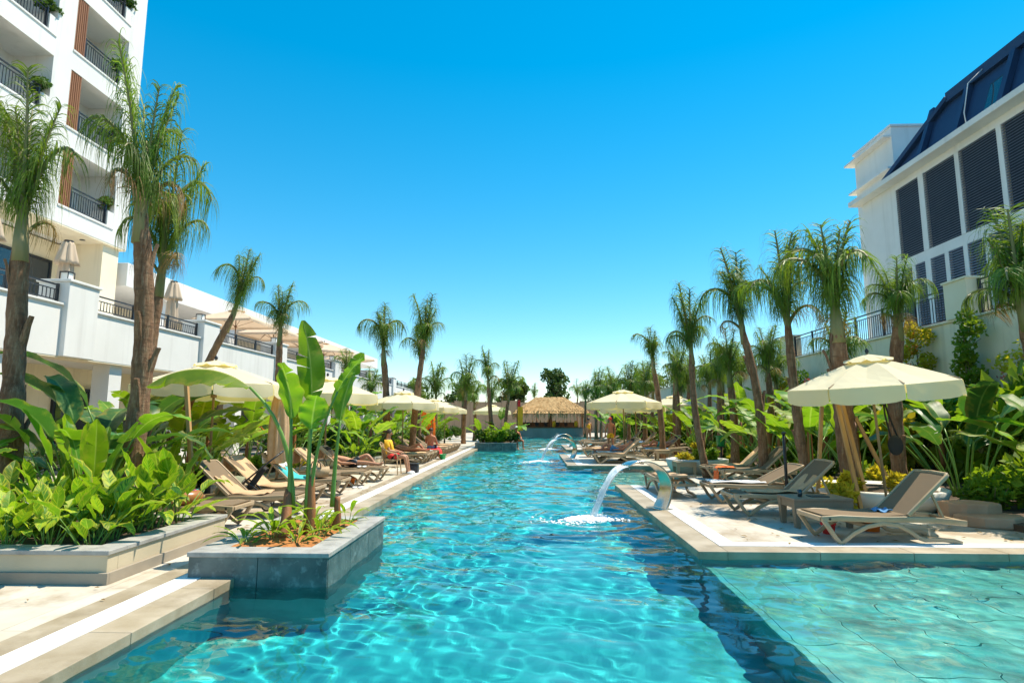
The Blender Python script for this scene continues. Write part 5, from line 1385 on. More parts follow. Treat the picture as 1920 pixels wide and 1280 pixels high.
# ------------------------------------------------------------------ water spouts
def spout(label, x, y, s=1.0, rz=R(24)):
    t = thing('water_spout', label, 'fountain', (x, y, .01), rz, None, s)
    path = [(.0, .0), (.10, .18), (.16, .38), (.14, .55), (.02, .72), (-.18, .83), (-.38, .87), (-.58, .85), (-.70, .80)]
    wd = [.20, .19, .18, .17, .16, .15, .14, .14, .14]
    m = MB(); vs = []
    for (px_, pz), w_ in zip(path, wd):
        vs += [(px_, -w_, pz), (px_, w_, pz)]
    fine = []
    for i in range(len(path) - 1):
        for q in range(4):
            u = q / 4; fine.append((path[i][0] * (1 - u) + path[i + 1][0] * u, path[i][1] * (1 - u) + path[i + 1][1] * u, wd[i] * (1 - u) + wd[i + 1] * u))
    fine.append((*path[-1], wd[-1]))
    for _ in range(3): fine = [fine[0]] + [tuple((fine[i - 1][k] + 2 * fine[i][k] + fine[i + 1][k]) / 4 for k in range(3)) for i in range(1, len(fine) - 1)] + [fine[-1]]
    vs = []; n = len(fine)
    for i, (a, z, w_) in enumerate(fine):
        j0, j1 = max(i - 1, 0), min(i + 1, n - 1); tx, tz = fine[j1][0] - fine[j0][0], fine[j1][1] - fine[j0][1]; l = math.hypot(tx, tz); nx, nz = -tz / l, tx / l
        d_ = .05 - .03 * i / n
        vs += [(a, -w_, z), (a, w_, z), (a + nx * -d_, w_, z + nz * -d_), (a + nx * -d_, -w_, z + nz * -d_)]
    m.add(vs, [(i * 4 + c, i * 4 + (c + 1) % 4, (i + 1) * 4 + (c + 1) % 4, (i + 1) * 4 + c) for i in range(n - 1) for c in range(4)] + [(0, 1, 2, 3)[::-1], tuple((n - 1) * 4 + c for c in range(4))])
    m.build('blade', M['steel'], t, True, .006)
    m = MB(); m.box(-.12, .14, -.24, .24, 0, .02); m.build('base_plate', M['steel'], t, False, .004)
    # falling sheet of water
    m = MB(); vs = []; uv = []; rn = random.Random(4); cols = 9; rows = 20
    x0, z0 = path[-1]
    for i in range(rows + 1):
        u = i / rows; X = x0 - .70 * u - .02; Z = z0 - .10 * u - (z0 + .10 - .10) * u * u
        wv = .135 * (1 - .28 * u)
        for j in range(cols):
            v_ = j / (cols - 1) - .5; vs.append((X + .02 * math.sin(v_ * 20 + u * 6), v_ * 2 * wv, Z + .012 * math.sin(v_ * 26 + u * 3))); uv.append((v_ + .5, u + .01))
    m.add(vs, [(i * cols + j, i * cols + j + 1, (i + 1) * cols + j + 1, (i + 1) * cols + j) for i in range(rows) for j in range(cols - 1)], 0, uv)
    j_ = m.build('falling_water', M['jet'], None, True); j_['kind'] = 'stuff'; j_['label'] = 'sheet of water falling from a pool spout'; j_.location = t.location; j_.scale = t.scale; j_.rotation_euler = (0, 0, rz)
    m = MB()
    for k in range(260):
        u = rn.random() ** .7; X = x0 - .70 * u - .02; Z = z0 - .10 * u - z0 * u * u; r_ = rn.uniform(.003, .010)
        m.blob((X + rn.gauss(0, .03 + .04 * u), rn.uniform(-.14, .14), Z + rn.gauss(0, .02 + .03 * u)), r_, 5, 3)
    for k in range(1100):
        a = rn.uniform(0, 6.28); rr = abs(rn.gauss(0, .30)); r_ = rn.uniform(.010, .036) * (1.35 if rr < .3 else .75)
        m.blob((x0 - .80 + math.cos(a) * rr * 1.5, math.sin(a) * rr * .8, WL - .01 + rn.uniform(-.01, .05) * max(0, 1 - rr * 2)), (r_ * 1.5, r_, r_ * .7), 5, 3)
    fo_ = m.build('foam', M['foam'], None, True); fo_['kind'] = 'stuff'; fo_['label'] = 'white splash foam where a spout hits the pool'; fo_.location = (x, y, 0); fo_.rotation_euler = (0, 0, rz)
    return t
spout('curved steel water spout at the edge of the wall-side deck', 2.33, 11.4)
spout('smaller curved steel water spout on the second deck', 1.62, 25.6)
spout('distant curved steel water spout on the third deck', 2.2, 36.2, .9)

# ------------------------------------------------------------------ tables, pots, small things
def wicker_table(label, x, y, sx, sy, h, rz=0, matn='resin_dark'):
    t = thing('side_table', label, 'table', (x, y, .004), R(rz))
    m = MB(); m.box(-sx, sx, -sy, sy, h - .045, h); m.build('table_top', M[matn], t, False, .01)
    m = MB()
    for s in (-1, 1):
        m.box(-sx + .03, sx - .03, s * sy * .93 - .012, s * sy * .93 + .012, h - .15, h - .046); m.box(s * sx * .93 - .012, s * sx * .93 + .012, -sy * .93 + .013, sy * .93 - .013, h - .15, h - .046)
    m.build('apron', M[matn], t)
    for a in (-1, 1):
        for b in (-1, 1):
            m = MB(); cx, cy = a * (sx - .06), b * (sy - .06); m.hexa([(cx - .035, cy - .035, 0), (cx + .035, cy - .035, 0), (cx + .035, cy + .035, 0), (cx - .035, cy + .035, 0)], [(cx - .055, cy - .055, h - .046), (cx + .055, cy - .055, h - .046), (cx + .055, cy + .055, h - .046), (cx - .055, cy + .055, h - .046)]); m.build('leg', M[matn], t)
    return t
wicker_table('brown wicker-look side table between the two reclined loungers', 4.45, 9.82, .46, .30, .44, 2)
wicker_table('small taupe side table by the bowl planter', 4.55, 18.4, .3, .3, .40, 0, 'resin')
wicker_table('low wooden side table behind the lifeguard chair', -5.55, 19.6, .34, .28, .42, 8)
wicker_table('taupe side table past the second spout', 5.3, 24.9, .3, .3, .42, 0, 'resin')
wicker_table('brown side table beside the straw bag lounger', -4.9, 14.15, .28, .28, .40, 0)
g_ = MB(); g_.lathe([(0, 0), (.032, 0), (.04, .11), (.036, .11), (.028, .01), (0, .01)], 14); go = g_.build('drinking_glass', M['glass'], None, True); go.location = (4.2, 9.75, .444); tag(go, 'dark drinking glass on the wicker-look side table', 'glass')
g_ = MB(); g_.box(-.14, .14, -.1, .1, 0, .012); go = g_.build('magazine', M['metal_dark']); go.location = (4.5, 9.8, .445); tag(go, 'thin dark magazine on the wicker-look side table', 'magazine')
def bowl(label, x, y, r, h, soil=True):
    t = thing('bowl_planter', label, 'planter', (x, y, 0))
    m = MB(); m.lathe([(0, 0), (r * .82, 0), (r * .95, h * .5), (r, h), (r * .93, h + .015), (r * .90, h - .06), (0, h - .06)], 40); m.build('bowl', M['pot_white'], t, True)
    m = MB(); m.lathe([(0, h - .04), (r * .89, h - .045), (r * .89, h - .055)], 30); m.build('soil', M['bedsoil'], t)
bowl('round white bowl planter around the palms behind the big umbrella', 6.55, 12.0, 1.25, .36)
bowl('low pale round planter at the corner of the middle bay', 5.15, 19.2, .95, .42)
for k, (x, y) in enumerate([(4.7, 18.8), (5.5, 18.75), (5.2, 19.5), (5.6, 19.3)]): shrub('y' if k % 2 == 0 else 'a', 'yellow-green shrub in the low pale round planter', (x, y, .36), .5, 900 + k, 'shrubs in the pale round planter')
for k, (x, y) in enumerate([(5.9, 11.4), (6.6, 11.2), (7.2, 11.5)]): shrub('y', 'yellow croton in the white bowl planter', (x, y, .3), .55, 910 + k, 'crotons in the white bowl')
for k, (p, q) in enumerate([((5.75, 10.9, 0), (5.65, 11.4, 2.3)), ((6.05, 11.3, .3), (5.9, 11.7, 2.2)), ((6.9, 11.9, .3), (6.3, 11.95, 1.7)), ((5.3, 11.6, 0), (5.7, 12.0, 1.9)), ((-6.55, 9.9, 0), (-6.5, 9.7, 2.1)), ((-5.75, 10.2, 0), (-6.0, 10.1, 2.3))]):
    m = MB(); m.band([p, q], .06, .06); o = m.build('support_stake', M['stake'])
    tag(o, ['thick yellow timber stake in front of the full-crowned palm', 'yellow timber stake leaning on the full-crowned palm', 'slanting timber stake between the wall-side palms', 'thin timber stake beside the orange flowers', 'yellow timber stake between the biggest palms', 'timber stake propping the curtain-frond palm'][k], 'stake')
post = thing('black_post', 'slim black post standing behind the patterned-cloth lounger', 'post', (4.95, 12.05, 0)); m = MB(); m.tube([(0, 0, 0), (0, 0, 1.36)], .03, 10); m.build('shaft', M['black'], post, True); m = MB(); m.lathe([(0, 0), (.1, 0), (.1, .03), (0, .03)], 14); m.build('foot', M['black'], post); m = MB(); m.lathe([(0, 1.35), (.04, 1.36), (.04, 1.40), (0, 1.41)], 10); m.build('cap', M['black'], post)
bagt = thing('hanging_bag', 'black shoulder bag hanging from the large umbrella pole', 'bag', (6.10, 10.36, 1.22))
m = MB(); m.blob((0, 0, 0), (.13, .06, .17), 12, 8); m.build('pouch', M['black_cloth'], bagt, True)
m = MB(); m.tube([(-.05, .03, .14), (-.10, .06, .5), (-.11, .07, .82)], .014, 6); m.tube([(.06, .03, .14), (-.04, .06, .5), (-.11, .07, .82)], .014, 6); m.build('strap', M['black_cloth'], bagt, True)
for k, (x, y, z, sx, sy, h) in enumerate([(7.15, 9.85, 0, .5, .36, .17), (7.1, 10.2, .0, .42, .3, .32), (7.75, 9.3, 0, .4, .3, .10)]):
    rn = random.Random(50 + k); m = MB(); n = 9
    pts = [(math.cos(2 * math.pi * i / n) * sx * rn.uniform(.85, 1.15), math.sin(2 * math.pi * i / n) * sy * rn.uniform(.85, 1.15)) for i in range(n)]
    m.prism(pts, 0, h); o = m.build('stone_slab', M['rock'], None, False, .03); o.location = (x, y, z)
    tag(o, ['thick sandstone slab lying behind the reclined lounger', 'higher sandstone slab standing close behind the reclined lounger', 'flat stone slab at the edge of the planting beside the wall'][k], 'stone')
def pot(label, x, y, z, r, h, matn, name='toy_bucket'):
    m = MB(); m.lathe([(0, 0), (r * .75, 0), (r, h), (r * 1.08, h), (r * 1.08, h - .02), (r * .95, h - .02), (r * .7, .02), (0, .02)], 20); o = m.build(name, M[matn], None, True); o.location = (x, y, z + .004); tag(o, label, 'bucket'); return o
pot('orange bucket on the paving under the reclined lounger', 5.05, 9.35, 0, .14, .2, 'orange')
pot('red bucket beside the wicker-look side table', 4.3, 9.1, 0, .10, .15, 'red')
pot('orange bucket under the lounger near the lifeguard', -4.6, 15.2, 0, .11, .17, 'orange')
pot('green bucket beside the hanging red towel', -3.75, 25.0, 0, .14, .22, 'green_pl')
pot('green waste bucket hanging place under the grove palm', 6.35, 20.6, .75, .16, .35, 'green_pl', 'waste_bucket')
sp = thing('bin_stand', 'dark stand carrying the green waste bucket', 'stand', (6.35, 20.6, 0)); m = MB(); m.tube([(0, 0, 0), (0, 0, .74)], .03, 8); m.build('post', M['black'], sp); m = MB(); m.lathe([(0, .72), (.15, .73), (.15, .748), (0, .748)], 14); m.build('plate', M['black'], sp)
# ring float
rf_ = thing('ring_float', 'brown doughnut swim ring with coloured dots on a lounger', 'swim ring', (-5.35, 9.15, .47))
m = MB(); m.tube([(math.cos(a) * .17, math.sin(a) * .17, 0) for a in np.linspace(0, 2 * math.pi, 25)[:-1]], .105, 14, closed=True); m.build('ring', M['rust'], rf_, True)
rn = random.Random(9); cs = [mat('sprinkle_' + c, v, rough=.4) for c, v in (('blue', (.05, .2, .6)), ('teal', (.05, .5, .5)), ('pink', (.7, .1, .3)), ('white', (.8, .8, .8)))]
for k in range(26):
    a = rn.uniform(0, 6.28); b = rn.uniform(-1.1, 1.1); r_ = .17 + .105 * math.sin(b)
    m = MB(); m.blob((math.cos(a) * r_, math.sin(a) * r_, .105 * math.cos(b)), (.022, .022, .008), 7, 4); m.build('sprinkle', cs[k % 4], rf_, True)
# straw bag, straw hat
bg_ = thing('straw_bag', 'round straw bag with rope handles on the turquoise-towel lounger', 'bag', (-4.72, 13.2, .40)); m = MB(); m.lathe([(0, 0), (.20, 0), (.24, .12), (.22, .22), (.20, .22), (.21, .12), (0, .02)], 22); m.build('basket', M['rattan'], bg_, True)
m = MB()
for s in (-1, 1): m.tube([(-.12, s * .2, .2), (-.08, s * .19, .34), (.08, s * .19, .34), (.12, s * .2, .2)], .012, 6)
m.build('handle', M['black_cloth'], bg_, True)
for k, (x, y, z, l) in enumerate([(-4.55, 15.95, .40, 'pair of cream sandals beside the dark tan towel'), (-4.25, 14.6, .01, 'pair of white flip-flops on the paving near the bucket')]):
    t = thing('sandals', l, 'sandals', (x, y, z))
    for s in (-1, 1): m = MB(); m.prism([(math.cos(a) * .045 * (1.15 if math.sin(a) > 0 else .9) + s * .07, math.sin(a) * .13) for a in np.linspace(0, 2 * math.pi, 15)[:-1]], 0, .025); m.build('sandal', M['towel_white'], t)
# pushchair
pc = thing('pushchair', 'folded-back black and olive pushchair between hotel-side loungers', 'pushchair', (-5.25, 11.05, 0), R(200))
m = MB()
for s in (-1, 1):
    y = s * .24
    m.tube([(.45, y, .10), (.25, y, .35), (-.05, y, .62), (-.35, y, .88), (-.52, y * .95, 1.02)], .016, 7); m.tube([(-.35, y, .10), (-.15, y, .40), (.05, y, .55)], .016, 7)
m.tube([(-.52, -.23, 1.02), (-.56, 0, 1.05), (-.52, .23, 1.02)], .02, 7); m.tube([(.45, -.24, .10), (.45, .24, .10)], .014, 7); m.tube([(-.35, -.24, .10), (-.35, .24, .10)], .014, 7); m.build('frame', M['black'], pc, True)
m = MB(); m.hexa([(.30, -.2, .36), (.30, .2, .36), (-.05, .2, .34), (-.05, -.2, .34)], [(.30, -.2, .44), (.30, .2, .44), (-.05, .2, .42), (-.05, -.2, .42)]); m.hexa([(-.05, -.2, .34), (-.05, .2, .34), (-.30, .2, .74), (-.30, -.2, .74)], [(.03, -.2, .42), (.03, .2, .42), (-.22, .2, .80), (-.22, -.2, .80)]); m.build('seat', M['black_cloth'], pc, False, .02)
m = MB(); vs = []
for i in range(7):
    a = R(-10 + i * 26)
    for j in range(7): b = math.pi * j / 6; vs.append((.08 + .34 * math.cos(a) * math.sin(b) * 1.0, -.25 * math.cos(b), .40 + .32 * math.sin(a) * math.sin(b) * .9))
m.add(vs, [(i * 7 + j, i * 7 + j + 1, (i + 1) * 7 + j + 1, (i + 1) * 7 + j) for i in range(6) for j in range(6)]); cn = m.build('hood', M['olive_cloth'], pc, True); cn.rotation_euler = (0, R(25), 0)
for x in (.45, -.35):
    for s in (-1, 1):
        w_ = MB(); w_.tube([(x + .085 * math.cos(a), s * .27, .10 + .085 * math.sin(a)) for a in np.linspace(0, 2 * math.pi, 19)[:-1]], .016, 6, closed=True); wh = w_.build('wheel', M['black'], pc, True)
        w_ = MB(); w_.lathe([(0, -.015), (.066, -.012), (.066, .012), (0, .015)], 14); hb = w_.build('rim', M['pot_white'], wh); hb.rotation_euler = (R(90), 0, 0); hb.location = (x, s * .27, .10)
# dark bollards and bins on the path behind the bed
for k, (x, y, l) in enumerate([(-6.9, 12.55, 'dark bollard light beside the cream hotel-side umbrella'), (-8.8, 19.7, 'dark bollard light on the path behind the bed')]):
    t = thing('bollard_light', l, 'bollard', (x, y, 0)); m = MB(); m.lathe([(0, 0), (.07, 0), (.07, .72), (0, .72)], 16); m.build('shaft', M['metal_dark'], t); m = MB(); m.lathe([(0, .74), (.075, .74), (.075, .86), (0, .88)], 16); m.build('head', M['metal_dark'], t); m = MB(); m.lathe([(0, .72), (.06, .72), (.06, .74), (0, .74)], 16); m.build('lens', M['lamp_glass'], t)
# orange banners and flag
for k, (x, y, z0, w, h, l, mt_) in enumerate([(-6.35, 34.6, .6, .5, 2.1, 'tall orange surfboard standing in the long bed', 'orange'), (-5.9, 34.9, .5, .42, 2.3, 'second orange surfboard beside the first', 'orange')]):
    m = MB(); n = 20; pts = [(math.cos(a) * w * .5, z0 + h / 2 + math.sin(a) * h / 2 * (1 if math.sin(a) < 0 else 1.05)) for a in np.linspace(0, 2 * math.pi, n + 1)[:-1]]
    m.add([(px_, -.03, pz) for px_, pz in pts] + [(px_, .03, pz) for px_, pz in pts], [tuple(range(n)), tuple(range(n, 2 * n))[::-1]] + [(i, n + i, n + (i + 1) % n, (i + 1) % n) for i in range(n)])
    o = m.build('surfboard', M[mt_], None, True); o.location = (x, y, -.5); tag(o, l, 'surfboard')
fl_ = thing('feather_flag', 'orange and yellow feather flag behind the far tiled planter', 'flag', (-1.05, 40.4, 0))
m = MB(); m.tube([(0, 0, 0), (0, 0, 2.6), (.05, 0, 3.0)], .02, 6); m.build('pole', M['metal_dark'], fl_)
for z0, z1, mt_, w_ in ((1.6, 2.95, 'red', .22), (.9, 2.5, 'yellow', .38)):
    m = MB(); m.prism([(0.03, -.015), (w_, -.01), (w_ * .9, .01), (.03, .015)], z0, z1); m.build('cloth', M[mt_], fl_)

# ------------------------------------------------------------------ thatched pool bar
bar = thing('thatched_bar', 'thatched pool bar with curved grey counter at the end of the pool', 'bar', (1.8, 58.6, 0))
m = MB(); n = 16; pts = [(-3.0, -.05)] + [(-3.0 + 6.1 * i / n, -.35 - .55 * math.sin(math.pi * i / n)) for i in range(n + 1)] + [(3.1, -.05)]
pts = [(-3.05 + 6.1 * i / n, -.30 - .55 * math.sin(math.pi * i / n)) for i in range(n + 1)] + [(3.05, .25), (-3.05, .25)]
m.prism(pts, -1.3, .82); m.build('counter', M['bar_grey'], bar)
m = MB(); m.prism([(x * 1.015, y * 1.06 if y < 0 else y) for x, y in pts], .822, .90); m.build('counter_top', M['wood_dark'], bar)
for x, y in ((-3.3, .3), (0, .4), (3.45, .1), (-3.3, 5.2), (3.45, 5.2), (0, 5.2)): p = MB(); p.tube([(x, y, 0), (x, y, 2.45)], .11, 9); p.build('post', M['wood_slat'], bar, True)
def hip(x0, x1, y0, y1, z, rx0, rx1, ry, rz): return [(x0, y0, z), (x1, y0, z), (x1, y1, z), (x0, y1, z), (rx0, ry, rz), (rx1, ry, rz)]
H = hip(-3.75, 3.75, -.9, 6.3, 2.25, -1.4, 1.3, 2.6, 3.85)
m = MB(); m.add(H, [(0, 1, 5, 4), (1, 2, 5), (2, 3, 4, 5), (3, 0, 4), (3, 2, 1, 0)]); rf2 = m.build('roof', M['thatch'], bar)
rn = random.Random(12); m = MB()
faces = [(H[0], H[1], H[5], H[4]), (H[1], H[2], H[5], H[5]), (H[3], H[0], H[4], H[4])]
for fi, (a, b, c, d_) in enumerate(faces):
    a, b, c, d_ = map(Vector, (a, b, c, d_))
    for row in range(9):
        v = row / 9.0
        for k in range(170 if fi == 0 else 120):
            u = rn.random(); p = a.lerp(b, u).lerp(d_.lerp(c, u), min(.99, v + rn.uniform(0, .12)))
            dn = ((a.lerp(b, u)) - (d_.lerp(c, u))).normalized(); out = Vector((0, 0, 1))
            L_ = rn.uniform(.35, .6); w_ = rn.uniform(.02, .05); sd = dn.cross(out).normalized()
            q = p + dn * L_ + out * -.05; p = p + out * .10
            if row == 0: q = p + Vector((dn.x * .3, dn.y * .3, 0)) * .4 + Vector((0, 0, -rn.uniform(.35, .8)))
            sd = (sd + Vector((rn.gauss(0, .2), rn.gauss(0, .2), 0))).normalized()
            m.add([p - sd * w_, p + sd * w_, q + sd * w_ * .4, q - sd * w_ * .4], [(0, 1, 2, 3)])
tho = m.build('straw', M['thatch'], rf2); tho['kind'] = 'stuff'
m = MB(); m.box(-3.0, 3.0, 4.9, 5.1, .02, 1.3); m.box(-3.0, 3.0, 4.75, 5.1, 1.3, 1.34); m.build('back_shelf', M['wood_dark'], bar)
for k, x in enumerate((-2.2, -1.4, -.5, .7, 1.5, 2.4)):
    t = thing('bar_stool', 'dark bar stool standing behind the curved counter', 'stool', (1.8 + x, 59.9, 0), 0, 'stools at the pool bar'); m = MB(); m.lathe([(0, .98), (.17, .98), (.18, 1.03), (0, 1.05)], 14); m.build('seat', M['black'], t); m = MB(); m.tube([(0, 0, .02), (0, 0, .98)], .03, 7); m.build('leg', M['black'], t); m = MB(); m.lathe([(0, 0), (.2, 0), (.2, .02), (0, .03)], 14); m.build('foot', M['black'], t)
    m = MB(); m.box(-.16, .16, .14, .17, 1.05, 1.35); m.build('backrest', M['black'], t)
rn = random.Random(3)
for k in range(14):
    m = MB(); m.lathe([(0, 0), (.045, 0), (.045, .17), (.016, .24), (.016, .31), (0, .31)], 9); o = m.build('bottle', [M['green_pl'], M['lamp_glass'], M['yellow'], M['wood_slat']][k % 4], None, True); o.location = (1.8 - 2.6 + k * .4, 63.5, 1.341); tag(o, 'small bottle on the shelf inside the thatched bar', 'bottle', 'bottles inside the bar')
for k, (x, l) in enumerate([(2.05, 'yellow barrel on the bar counter beside the centre post'), (4.2, 'yellow drinks cooler toward the end of the bar counter')]):
    m = MB(); m.lathe([(0, 0), (.14, 0), (.17, .2), (.17, .4), (.14, .6), (0, .62)], 14); o = m.build('drinks_barrel', M['yellow'], None, True); o.location = (x, 58.55, .902); tag(o, l, 'barrel')
# rough log palisade beside the bar
for k in range(16):
    x = 5.9 + k * .42 + random.Random(k).uniform(-.08, .08); y = 57.0 - k * 1.55; h = 2.5 + random.Random(k + 9).uniform(-.25, .25)
    m = MB(); m.tube([(0, 0, 0), (.03, 0, h * .5), (0, .02, h)], [.15, .14, .13], 9); o = m.build('log_post', M['log'], None, True); o.location = (x, y, 0); tag(o, 'weathered upright log in the palisade running from the bar', 'log', 'palisade of upright logs')

# dry leaves blown onto the paving
rn = random.Random(77); m = MB()
for k in range(260):
    x, y = (rn.uniform(-5.0, -3.75), rn.uniform(3, 30)) if k % 2 else (rn.uniform(2.9, 7.0), rn.uniform(8.3, 15))
    a = rn.uniform(0, 6.28); L_ = rn.uniform(.025, .07); c_, s_ = math.cos(a) * L_, math.sin(a) * L_
    z = .012 + rn.uniform(0, .006)
    m.add([(x - c_, y - s_, z), (x - s_ * .35, y + c_ * .35, z + .012), (x + c_, y + s_, z + .004), (x + s_ * .35, y - c_ * .35, z + .010)], [(0, 1, 2), (0, 2, 3)])
lf = m.build('fallen_leaves', M['palm_dry']); tag(lf, 'dry fallen leaves scattered over the pool paving', None, None, 'stuff')

# ------------------------------------------------------------------ people
def skin_mesh(name, joints, edges, mt, parent=None, root=0, sub=2):
    """joints: list of (x, y, z, radius); one continuous skinned surface, baked to a plain mesh"""
    me = bpy.data.meshes.new(name)
    me.from_pydata([j[:3] for j in joints], edges, [])
    o = bpy.data.objects.new(name, me); COL.objects.link(o)
    md = o.modifiers.new('skin', 'SKIN'); md.use_smooth_shade = True
    if not me.skin_vertices: me.skin_vertices.new()
    for i, j in enumerate(joints):
        r = j[3] if hasattr(j[3], '__len__') else (j[3], j[3])
        me.skin_vertices[0].data[i].radius = r
        me.skin_vertices[0].data[i].use_root = (i == root)
    sb = o.modifiers.new('sub', 'SUBSURF'); sb.levels = sub; sb.render_levels = sub
    dg = bpy.context.evaluated_depsgraph_get(); ev = o.evaluated_get(dg)
    nm = bpy.data.meshes.new_from_object(ev); bpy.data.objects.remove(o)
    nm.materials.clear(); nm.materials.append(mt); nm.shade_smooth()
    return obj(name, nm, parent)
def chain(n, start=0): return [(start + i, start + i + 1) for i in range(n - 1)]

def person(label, loc, rz, J, skin, clothes, hair='hair', hairlen=0.0, glasses=False, scale=1.0, cap=None):
    """J: pelvis, chest, neck, head, and L/R shoulder, elbow, wrist, hip, knee, ankle, toe in local coordinates (facing +x)"""
    t = thing('person', label, 'person', loc, rz, None, scale)
    V = {k: Vector(v) for k, v in J.items()}
    names = ['pelvis', 'waist', 'chest', 'neck', 'head']
    V.setdefault('waist', V['pelvis'].lerp(V['chest'], .45))
    pts = [(*V['pelvis'], (.13, .15)), (*V['waist'], (.11, .13)), (*V['chest'], (.12, .16)), (*V['neck'], .055), (*(V['neck'] + (V['head'] - V['neck']) * .45), .062), (*V['head'], (.092, .082)), (*(V['head'] + (V['head'] - V['neck']).normalized() * .10), .055)]
    ed = [(0, 1), (1, 2), (2, 3), (3, 4), (4, 5), (5, 6)]
    for s in 'LR':
        b = len(pts); el, wr = V['elbow' + s], V['wrist' + s]; hd = wr + (wr - el).normalized() * .07
        pts += [(*V['shoulder' + s], .062), (*V['shoulder' + s].lerp(el, .5), .05), (*el, .042), (*el.lerp(wr, .4), .04), (*wr, .027), (*hd, (.036, .02))]
        ed += [(2, b)] + chain(6, b)
        side = (wr - el).normalized().cross(Vector((0, 0, 1)));  side = side.normalized() if side.length > .1 else Vector((0, 1, 0))
        dr = (wr - el).normalized()
        for q in range(4):
            f0 = len(pts); o_ = hd + side * (q - 1.5) * .020
            ln = [.05, .062, .058, .045][q]
            pts += [(*(o_ + dr * .03), .010), (*(o_ + dr * (.03 + ln * .6) + Vector((0, 0, -.008))), .009), (*(o_ + dr * (.03 + ln) + Vector((0, 0, -.022))), .008)]; ed += [(b + 5, f0)] + chain(3, f0)
        f0 = len(pts); o_ = wr + dr * .03 + side * .035; pts += [(*o_, .011), (*(o_ + dr * .03 + side * .018), .010)]; ed += [(b + 4, f0), (f0, f0 + 1)]
    for s in 'LR':
        b = len(pts); hp_, kn, an, to = (V[q + s] for q in ('hip', 'knee', 'ankle', 'toe'))
        pts += [(*hp_, .095), (*hp_.lerp(kn, .45), .082), (*kn, .058), (*kn.lerp(an, .3), .056), (*an, .036), (*an.lerp(to, .5), .04), (*to, (.04, .022))]
        ed += [(0, b)] + chain(7, b)
    body = skin_mesh('body', pts, ed, M[skin], t)
    hd = V['head']; up = (hd - V['neck']).normalized(); fw = Vector((1, 0, 0))
    m = MB(); c = hd + up * .02
    m.blob(c + fw * .088 - up * .018, (.020, .015, .024), 8, 6); m.build('nose', M[skin], t, True)
    for s in (-1, 1): m = MB(); m.blob(c + Vector((0, s * .088, -.015)), (.018, .010, .030), 8, 6); m.build('ear', M[skin], t, True)
    m = MB(); m.blob(c + fw * .083 - up * .058, (.010, .024, .007), 8, 5); m.build('mouth', M['skin_red'], t, True)
    for s in (-1, 1): m = MB(); m.blob(c + fw * .084 + Vector((0, s * .033, .012)), (.008, .013, .008), 8, 5); m.build('eye', M['hair'], t, True)
    m = MB(); vs = []
    for j in range(7):
        ph = R(8 + j * 15)
        for i in range(18):
            a = 2 * math.pi * i / 18; front = max(0, math.cos(a)); p_ = ph * (1 - .40 * front) if hairlen <= 0 else ph * (1 - .38 * front) * (1.15)
            vs.append(c + Vector((-.012 + math.sin(p_) * math.cos(a) * .105, math.sin(p_) * math.sin(a) * .098, .022 + math.cos(p_) * .112)))
    m.add(vs, [(j * 18 + i, j * 18 + (i + 1) % 18, (j + 1) * 18 + (i + 1) % 18, (j + 1) * 18 + i) for j in range(6) for i in range(18)] + [tuple(range(18))[::-1]]); m.build('hair' if not cap else 'cap', M[cap or hair], t, True)
    if cap:
        m = MB(); m.blob(c + fw * .13 + Vector((0, 0, .055)), (.07, .075, .008), 10, 4); m.build('cap_brim', M[cap], t, True)
    if glasses:
        m = MB()
        for s in (-1, 1): m.blob(c + fw * .094 + Vector((0, s * .036, .012)), (.008, .030, .020), 10, 6)
        m.band([c + Vector((.09, -.075, .014)), c + Vector((.0, -.098, .012))], .006, .01); m.band([c + Vector((.09, .075, .014)), c + Vector((.0, .098, .012))], .006, .01); m.build('sunglasses', M['black'], t, True)
    for cn, mt_ in clothes:
        g = 1.12
        if cn == 'shirt':
            p = [(*(V['pelvis'] + Vector((0, 0, .04))), (.145, .165)), (*V['waist'], (.13, .148)), (*V['chest'], (.137, .178)), (*V['neck'].lerp(V['chest'], .25), .075)]; e = [(0, 1), (1, 2), (2, 3)]
            for s in 'LR': b = len(p); p += [(*V['shoulder' + s], .078), (*V['shoulder' + s].lerp(V['elbow' + s], .75), .064)]; e += [(2, b), (b, b + 1)]
            skin_mesh('shirt', p, e, M[mt_], t)
        elif cn == 'swimsuit':
            p = [(*V['pelvis'], (.145, .165)), (*V['waist'], (.122, .142)), (*V['chest'], (.132, .172)), (*V['neck'].lerp(V['chest'], .7), (.09, .12))]; skin_mesh('swimsuit', p, [(0, 1), (1, 2), (2, 3)], M[mt_], t)
        elif cn == 'shorts':
            p = [(*(V['pelvis'] + Vector((0, 0, .05))), (.145, .165)), (*V['pelvis'], (.15, .17))]; e = [(0, 1)]
            for s in 'LR': b = len(p); p += [(*V['hip' + s], .112), (*V['hip' + s].lerp(V['knee' + s], .6), .100)]; e += [(1, b), (b, b + 1)]
            skin_mesh('shorts', p, e, M[mt_], t)
        elif cn == 'shoes':
            for s in 'LR':
                an, to = V['ankle' + s], V['toe' + s]; skin_mesh('shoe', [(*(an + Vector((-.03, 0, -.03))), .045), (*an.lerp(to, .5), .05), (*(to + Vector((.02, 0, 0))), .042)], [(0, 1), (1, 2)], M[mt_], t)
    return t

